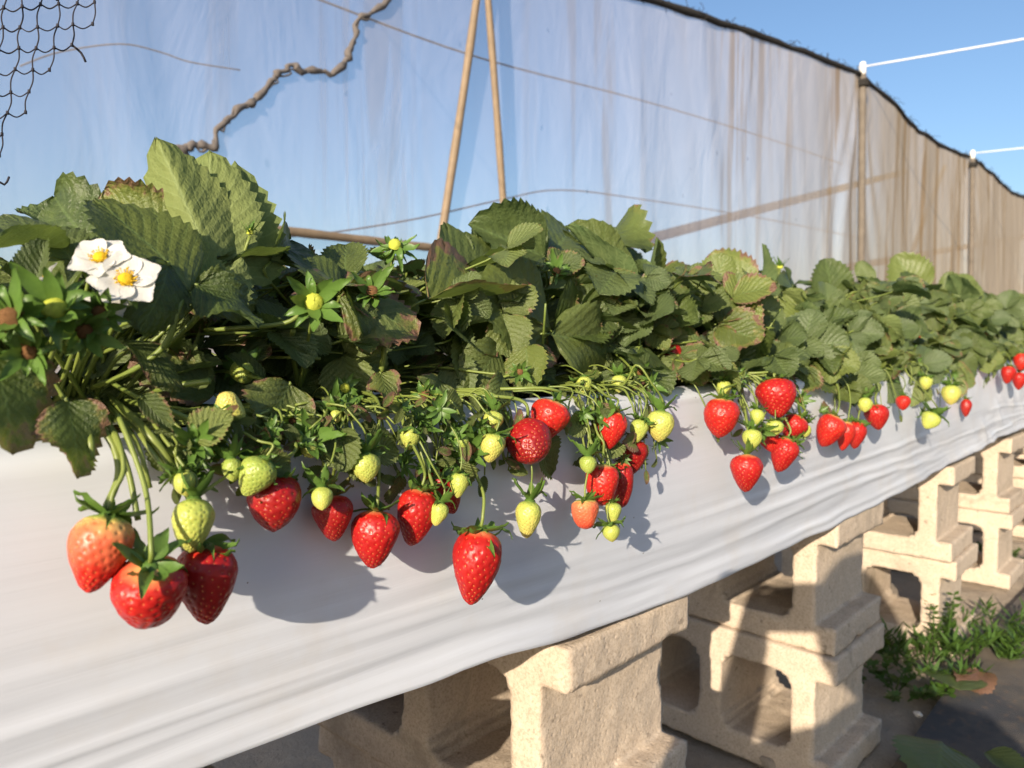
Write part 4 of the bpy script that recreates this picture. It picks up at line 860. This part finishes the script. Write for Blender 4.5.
def flower(px, py, Y, rp, n, label, kind='open', stem_to=None):
    c = at(px, py, Y); s = rp * depth(c) / FPX; n = Vector(n).normalized(); M = Matrix.Translation(c) @ n.to_track_quat('Z', 'Y').to_matrix().to_4x4() @ Matrix.Rotation(rng.uniform(0, 6), 4, 'Z')
    t_ = thing({'open': 'flower', 'spent': 'spent_flower', 'bud': 'flower_bud'}[kind], label, {'open': 'flower', 'spent': 'spent flower', 'bud': 'bud'}[kind], M, {'open': 'white strawberry flowers', 'spent': 'spent strawberry flowers', 'bud': 'strawberry buds'}[kind])
    if kind == 'open':
        for k in range(5):
            o = link('petal', PT[k % 3], t_); o.matrix_basis = Matrix.Rotation(k * 2 * math.pi / 5 + rng.uniform(-.1, .1), 4, 'Z') @ Matrix.Rotation(rng.uniform(-.12, .2), 4, 'X') @ Matrix.Diagonal((s, s, s, 1))
        o = link('flower_centre', PIS, t_); o.matrix_basis = Matrix.Translation((0, 0, s * .06)) @ Matrix.Diagonal((s, s, s, 1))
        o = link('calyx', CX[1], t_); o.matrix_basis = Matrix.Translation((0, 0, -s * .30)) @ Matrix.Diagonal((s * .85, s * .85, s * .3, 1))
    elif kind == 'spent':
        k_ = int(px)
        o = link('receptacle', REC if (px + py) % 2 else DED, t_); o.matrix_basis = Matrix.Diagonal((s, s, s, 1))
        for q, (sc_, zz) in enumerate(((1.0, -.05), (.9, -.12))):
            o = link('calyx', CX[(3, 1, 4, 2)[q + 2 * (k_ % 2)]], t_); o.matrix_basis = Matrix.Translation((0, 0, zz * s)) @ Matrix.Rotation(q * .35, 4, 'Z') @ Matrix.Diagonal((s * sc_ * 1.05, s * sc_ * 1.05, s * 1.1, 1))
    else:
        o = link('receptacle', GRB, t_); o.matrix_basis = Matrix.Diagonal((s, s, s, 1)); o = link('calyx', CX[3], t_); o.matrix_basis = Matrix.Translation((0, 0, -.02 * s)) @ Matrix.Diagonal((s * .8, s * .8, s * 1.2, 1))
    i = nearest(c); b = M @ Vector((0, 0, -s * .15)); e = Vector((c.x + (PL[i][0] - c.x) * .4, max(.47, c.y + .04), .612)); m = MB()
    m.tube([b, b.lerp(e, .22) - n * .005, b.lerp(e, .6) + Vector((0, 0, .004)), e], [.0010, .0011, .0013, .0015], 6, 5); child(m.build('stalk', [STALK]), t_, M)
flower(126, 281, .372, 34, (-.42, -.85, .62), 'large open white flower with five petals, in front of the other open one')
flower(101, 259, .386, 30, (-.55, -.6, .65), 'open white flower just behind and above the largest flower')
flower(46, 282, .385, 22, (-.6, .2, .5), 'white flower half hidden by green sepals at the left edge')
flower(106, 308, .380, 20, (-.2, -.9, .1), 'small white flower showing two petals below the largest flower')
flower(884, 334, .46, 9, (-.6, -.6, .5), 'small white flower among the right-hand leaves'); flower(868, 322, .50, 7, (-.6, -.3, .7), 'tiny white flower above the small one at right'); flower(722, 362, .42, 9, (-.5, -.8, .1), 'small white flower in the shade above the right-hand cluster')
flower(56, 311, .362, 42, (-.5, -.8, .35), 'spent flower with a brown centre and large green sepals, left of the white flowers', 'spent')
flower(10, 318, .356, 40, (-.6, -.75, .3), 'spent flower with green sepals cut by the left edge', 'spent'); flower(100, 312, .375, 30, (-.4, -.7, -.2), 'green sepal star directly under the largest white flower', 'spent'); flower(30, 352, .365, 30, (-.4, -.9, -.1), 'low spent flower under the brown-centred one', 'spent')
flower(84, 330, .375, 32, (-.2, -.9, -.3), 'cluster of green sepals hanging below the brown-centred spent flower', 'spent')
flower(314, 303, .385, 34, (-.5, -.85, .2), 'spent flower with a yellow-green centre and drooping sepals right of the dark leaf', 'spent')
flower(395, 246, .47, 22, (-.4, -.5, .8), 'sepal star standing above the scorched leaves', 'spent'); flower(372, 292, .41, 24, (-.5, -.7, .5), 'sepal star between the scorched leaves', 'spent'); flower(556, 272, .46, 17, (-.4, -.7, .5), 'sepal star above the broad flat leaf', 'spent')
flower(822, 360, .43, 24, (-.5, -.8, .2), 'yellow-green sepal star left of the small white flower', 'spent'); flower(345, 388, .42, 16, (-.4, -.8, .3), 'small sepal star in the shade above the film', 'spent'); flower(336, 412, .39, 24, (-.4, -.8, .4), 'sepal star at the film rim', 'spent')
flower(250, 234, .44, 12, (-.1, -.2, 1), 'upright green bud above the gap in the leaves', 'bud'); flower(780, 268, .55, 10, (-.1, -.2, 1), 'upright green bud beyond the yellowed leaf', 'bud'); flower(945, 305, .52, 9, (-.2, -.5, .8), 'green bud among the far leaves', 'bud')
flower(686, 322, .43, 14, (-.4, -.8, .2), 'bud hanging beside the withered leaf', 'bud'); flower(205, 445, .362, 26, (-.3, -.8, .4), 'sepal star above the yellow-green strawberry', 'spent'); flower(310, 440, .366, 28, (-.4, -.8, .5), 'sepal star at the top left of the middle cluster', 'spent'); flower(470, 450, .362, 22, (-.4, -.85, .2), 'sepal star left of the pale yellow strawberry', 'spent')

STARS = [(758, 432, .35, 15, 'sepal star between the yellow-green fruits of the right-hand cluster'), (790, 446, .352, 14, 'sepal star at the right of the right-hand cluster'), (735, 384, .372, 13, 'sepal star above the left end of the right-hand cluster'), (812, 372, .40, 16, 'sepal star in the leaves above the red pair at right'),
 (852, 398, .365, 12, 'sepal star over the red pair at right'), (884, 372, .39, 13, 'sepal star above the small red strawberry at right'), (912, 366, .39, 12, 'yellow-green sepal star above the slanting stalk'), (934, 368, .38, 10, 'sepal star among the dark draping leaves at right'), (902, 352, .43, 12, 'sepal star high in the right-hand leaves'), (640, 372, .40, 14, 'sepal star under the leaf right of the forked stalks'),
 (520, 372, .40, 13, 'sepal star in the shade above the glossy red pair'), (425, 395, .39, 15, 'sepal star in the shade above the yellow-green fruit below the gap'), (292, 420, .375, 16, 'sepal star over the dark red strawberry below the gap'), (350, 445, .36, 16, 'sepal star above the yellow-green strawberry of the middle cluster'), (600, 400, .385, 12, 'sepal star on the forked stalks'), (985, 335, .42, 10, 'sepal star near the right edge of the picture'), (800, 400, .365, 12, 'sepal star right of the large topmost red strawberry')]
for x, y, Y, r_, lab in STARS: flower(x, y, Y, r_, (rng.uniform(-.8, .2), -.8, rng.uniform(-.3, .5)), lab, 'spent')

# ------------------------------------------------------------------ weeds and bits on the ground
def weed(px, py, h, n, label, spread=.05, seed=0, lean=(0, 0), blade=False):
    d = FWD + RGT * ((px - 512) / FPX) + UPV * ((384 - py) / FPX); c = CAM + d * (-CAM.z / d.z); M = Matrix.Translation(c); r = random.Random(seed)
    t_ = thing('weed', label, 'weed', M, 'weeds at the foot of the blocks'); st = MB(); lf = MB()
    for k in range(n):
        a = r.uniform(0, 6.28); q = r.uniform(0, 1); b = c + Vector((math.cos(a), math.sin(a), 0)) * spread * q; hh = h * r.uniform(.55, 1.0) * (1 - .45 * q)
        tp = b + Vector((math.cos(a) * spread * .7 + lean[0] + r.uniform(-.02, .02), math.sin(a) * spread * .7 + lean[1], hh)); mid = b.lerp(tp, .5) + Vector((r.uniform(-.01, .01), 0, hh * .1)); st.tube([b, mid, tp], [.002, .0016, .0008], 4, 3)
        P, _ = catmull([b, mid, tp], .001, 6)
        for p in P[2:]:
            for e in range(3 if not blade else 2):
                a2 = r.uniform(0, 6.28); L = (.017 if not blade else .035) * r.uniform(.6, 1.3); dr = Vector((math.cos(a2), math.sin(a2), r.uniform(-.1, .7) + (.5 if blade else 0))).normalized(); sd = dr.cross(Vector((r.uniform(-.4, .4), r.uniform(-.4, .4), 1))).normalized() * L * (.30 if not blade else .09)
                lf.add([p, p + dr * L * .45 + sd, p + dr * L, p + dr * L * .45 - sd], [(0, 1, 2, 3)])
    child(st.build('stem', [WEED]), t_, M); child(lf.build('foliage', [WEED], smoothed=False), t_, M)
weed(938, 655, .22, 7, 'tall leafy weed stalk standing against the third block pier', .02, 1); weed(925, 668, .075, 20, 'low bushy weed clump in shade between the second and third piers', .065, 2, blade=True)
weed(968, 655, .06, 14, 'low weed clump right of the tall stalk', .06, 3, blade=True); weed(1005, 640, .055, 20, 'spiky grass tuft at the right edge of the picture', .10, 4, blade=True); weed(895, 690, .05, 12, 'small weed tuft in shade at the foot of the second pier', .06, 5)
weed(1000, 560, .05, 10, 'small weed tuft between the third and fourth piers', .06, 7)
def on_ground(px, py, z=.02):
    d = FWD + RGT * ((px - 512) / FPX) + UPV * ((384 - py) / FPX); return CAM + d * ((z - CAM.z) / d.z)
def fallen(px, py, tx, ty, wr, burn, yel, var, label, z=.03, pale=.3):
    b = on_ground(px, py, z); t = on_ground(tx, ty, z); o = link('fallen_leaf', LV[var]); o.matrix_world = frame(b, t - b, Vector((-.15, -.2, 1)), (t - b).length) @ Matrix.Diagonal((wr, 1, .6, 1)); o.color = (burn, yel, pale, 1); return tag(o, label, 'leaf')
fallen(942, 742, 938, 780, 1.15, 0, .3, 5, 'broad green leaf lying on the ground sheet at the bottom right', .035, .9)
fallen(985, 752, 1030, 775, .8, 0, .2, 1, 'smaller green leaf beside the broad one on the ground sheet', .03); fallen(960, 690, 945, 668, 1.2, 0, .2, 0, 'pale green fallen leaf at the edge of the ground sheet', .03, .8)
fallen(985, 672, 962, 684, .8, 2.2, .5, 4, 'brown dead leaf at the edge of the ground sheet', .03)
for k, (px, py, r, lab) in enumerate([(918, 714, .007, 'small white pebble on the dirt by the second pier'), (800, 752, .022, 'clod of earth at the foot of the second pier'), (770, 760, .016, 'smaller clod left of the earth clod by the second pier')]):
    bmx = bmesh.new(); bmesh.ops.create_icosphere(bmx, subdivisions=3, radius=r)
    for v in bmx.verts: v.co *= 1 + .35 * noise.noise(v.co / r * 1.3 + Vector((k * 5, 0, 0))); v.co.z *= .7
    me = bpy.data.meshes.new('pebble'); bmx.to_mesh(me); bmx.free(); me.polygons.foreach_set('use_smooth', [True] * len(me.polygons)); o = link('pebble' if k == 0 else 'dirt_clod', me, None, [STONE if k == 0 else GROUND]); o.location = on_ground(px, py, .012); tag(o, lab, 'pebble' if k == 0 else 'clod')

# ------------------------------------------------------------------ the kneeling photographer, just behind the lens: throws the shadow on the second pier and the ground
def body_pt(f, r, z): return Vector((FWD.x, FWD.y, 0)).normalized() * f + RGT * r + Vector((0, 0, z))
JT = {'pelvis': (-.56, 0, .33, .135, .12), 'waist': (-.53, 0, .40, .125, .10), 'chest': (-.44, 0, .49, .145, .105), 'upper': (-.385, 0, .565, .13, .08), 'neck': (-.345, 0, .615, .052, .052), 'nape': (-.315, 0, .655, .055, .06)}
ED = [('pelvis', 'waist'), ('waist', 'chest'), ('chest', 'upper'), ('upper', 'neck'), ('neck', 'nape')]
for sd, g in (('l', -1), ('r', 1)):
    JT.update({'shoulder' + sd: (-.375, .165 * g, .55, .06, .06), 'elbow' + sd: (-.20, .215 * g, .43, .043, .043), 'wrist' + sd: (-.055, .112 * g, .615, .028, .026), 'palm' + sd: (-.030, .098 * g, .655, .034, .018),
               'hip' + sd: (-.54, .10 * g, .31, .095, .09), 'knee' + sd: (-.24, .16 * g, .085, .062, .065), 'calf' + sd: (-.46, .15 * g, .085, .06, .055), 'ankle' + sd: (-.64, .14 * g, .06, .036, .038), 'toe' + sd: (-.74, .14 * g, .035, .036, .028)})
    ED += [('upper', 'shoulder' + sd), ('shoulder' + sd, 'elbow' + sd), ('elbow' + sd, 'wrist' + sd), ('wrist' + sd, 'palm' + sd), ('pelvis', 'hip' + sd), ('hip' + sd, 'knee' + sd), ('knee' + sd, 'calf' + sd), ('calf' + sd, 'ankle' + sd), ('ankle' + sd, 'toe' + sd)]
    for q in range(4):                                                # fingers closed on the short edge of the phone, thumb behind
        z = .688 - q * .017; L = [.94, 1.0, .96, .82][q]
        JT.update({f'k{q}{sd}': (-.022, .096 * g, z, .0095, .0095), f'm{q}{sd}': (.004, (.090 - .004 * L) * g, z + .002, .0085, .0085), f't{q}{sd}': (.010, (.068 - .01 * L) * g, z + .001, .007, .007)})
        ED += [('palm' + sd, f'k{q}{sd}'), (f'k{q}{sd}', f'm{q}{sd}'), (f'm{q}{sd}', f't{q}{sd}')]
    JT.update({'h0' + sd: (-.040, .083 * g, .640, .0115, .0115), 'h1' + sd: (-.033, .062 * g, .652, .0095, .0095), 'h2' + sd: (-.027, .044 * g, .662, .008, .008)}); ED += [('palm' + sd, 'h0' + sd), ('h0' + sd, 'h1' + sd), ('h1' + sd, 'h2' + sd)]
names = list(JT); me = bpy.data.meshes.new('body'); me.from_pydata([tuple(body_pt(*JT[n][:3])) for n in names], [(names.index(a), names.index(b)) for a, b in ED], [])
tmp = bpy.data.objects.new('body_skeleton', me); col.objects.link(tmp); tmp.modifiers.new('skin', 'SKIN').use_smooth_shade = True
if not me.skin_vertices: me.attributes  # the Skin modifier adds its own layer
for k, n in enumerate(names): me.skin_vertices[0].data[k].radius = JT[n][3:5]; me.skin_vertices[0].data[k].use_root = n == 'pelvis'
sb = tmp.modifiers.new('sub', 'SUBSURF'); sb.levels = 1; sb.render_levels = 1
bpy.context.view_layer.update(); bm_ = bpy.data.meshes.new_from_object(tmp.evaluated_get(bpy.context.evaluated_depsgraph_get())); bpy.data.objects.remove(tmp)
# head: an egg with brow, nose, chin and ears, joined to the same body mesh
hc = body_pt(-.27, 0, .708); hf = (Vector((FWD.x, FWD.y, 0)).normalized() + Vector((0, 0, -.35))).normalized(); hu = (Vector((0, 0, 1)) - hf * hf.z).normalized(); hr = hf.cross(hu)
hb = bmesh.new(); bmesh.ops.create_icosphere(hb, subdivisions=5, radius=1)
for v in hb.verts:
    x, y, z = v.co; w_ = .076 * (1 - .16 * smooth(.1, -1, z)); d_ = .096; p = Vector((x * w_, y * d_, z * .118))
    fr = smooth(.3, .9, y)
    p.y += fr * (.020 * math.exp(-(x / .16) ** 2 - ((z + .12) / .16) ** 2) + .006 * math.exp(-((z - .16) / .07) ** 2) - .010 * (math.exp(-((abs(x) - .36) / .15) ** 2 - ((z - .02) / .10) ** 2)) + .007 * math.exp(-(x / .22) ** 2 - ((z + .42) / .07) ** 2) + .010 * math.exp(-(x / .3) ** 2 - ((z + .78) / .15) ** 2))
    p.x += math.copysign(.014 * smooth(.8, 1, abs(x)) * math.exp(-((z + .02) / .22) ** 2) * math.exp(-((y + .1) / .22) ** 2), x)
    v.co = hc + hr * p.x + hf * p.y + hu * p.z
bj = bmesh.new(); bj.from_mesh(bm_); t2 = bpy.data.meshes.new('t'); hb.to_mesh(t2); bj.from_mesh(t2); hb.free(); bj.to_mesh(bm_); bj.free(); bpy.data.meshes.remove(t2)
SKIN_ = simple('skin', (.46, .28, .20), .55, .12, 40, .2, .35, .1); CLOTH = simple('dark_cloth', (.035, .04, .055), .9, .25, 90, .4, .1); HAIR = simple('dark_hair', (.022, .016, .012), .6, .4, 150, .6, .4); JEAN = simple('denim', (.05, .07, .12), .9, .25, 120, .4, .1)
bm_.materials.clear()
for m_ in (CLOTH, SKIN_, JEAN): bm_.materials.append(m_)
for p in bm_.polygons:
    c = p.center - hc; f_ = p.center.dot(Vector((FWD.x, FWD.y, 0)).normalized())
    p.material_index = 1 if (p.center.z > .622 and f_ > -.43 and abs(p.center.dot(RGT)) < .1) or f_ > -.060 else (2 if p.center.z < .40 and p.center.z < .33 + (-.5 - f_) * 0 + .06 and f_ > -.80 and p.center.z < .39 else 0)
    p.use_smooth = True
bm_.name = 'body'; PMt = Matrix.Translation(body_pt(-.5, 0, 0)); person = thing('person', 'person kneeling in the aisle and holding up a phone to take the picture', 'person', PMt)
child(link('body', bm_), person, PMt)
hb = bmesh.new(); bmesh.ops.create_icosphere(hb, subdivisions=4, radius=1)
bmesh.ops.delete(hb, geom=[v for v in hb.verts if v.co.y > .45 and v.co.z < .55 or v.co.z < -.62], context='VERTS')
for v in hb.verts:
    q = v.co * (1 + .05 * noise.noise(v.co * 5)); v.co = hc + hr * q.x * .086 + hf * (q.y * .106 - .004) + hu * (q.z * .128 + .003)
hm = bpy.data.meshes.new('hair'); hb.to_mesh(hm); hb.free(); hm.polygons.foreach_set('use_smooth', [True] * len(hm.polygons)); child(link('hair', hm, None, [HAIR]), person, PMt)
ph = bmesh.new(); bmesh.ops.create_cube(ph, size=1); bmesh.ops.scale(ph, vec=(.150, .0085, .072), verts=ph.verts); bmesh.ops.bevel(ph, geom=[e for e in ph.edges if abs(e.verts[0].co.y - e.verts[1].co.y) > .004], offset=.010, segments=4, affect='EDGES')
phm = bpy.data.meshes.new('phone'); ph.to_mesh(phm); ph.free(); po = link('phone', phm, None, [simple('phone_glass', (.02, .02, .022), .2, .1, 10, .0, .5)])
po.matrix_world = Matrix(((RGT.x, FWD.x, UPV.x, 0), (RGT.y, FWD.y, UPV.y, 0), (RGT.z, FWD.z, UPV.z, 0), (0, 0, 0, 1))); po.location = CAM - FWD * .012; tag(po, 'dark phone held sideways in both hands of the kneeling person', 'phone')
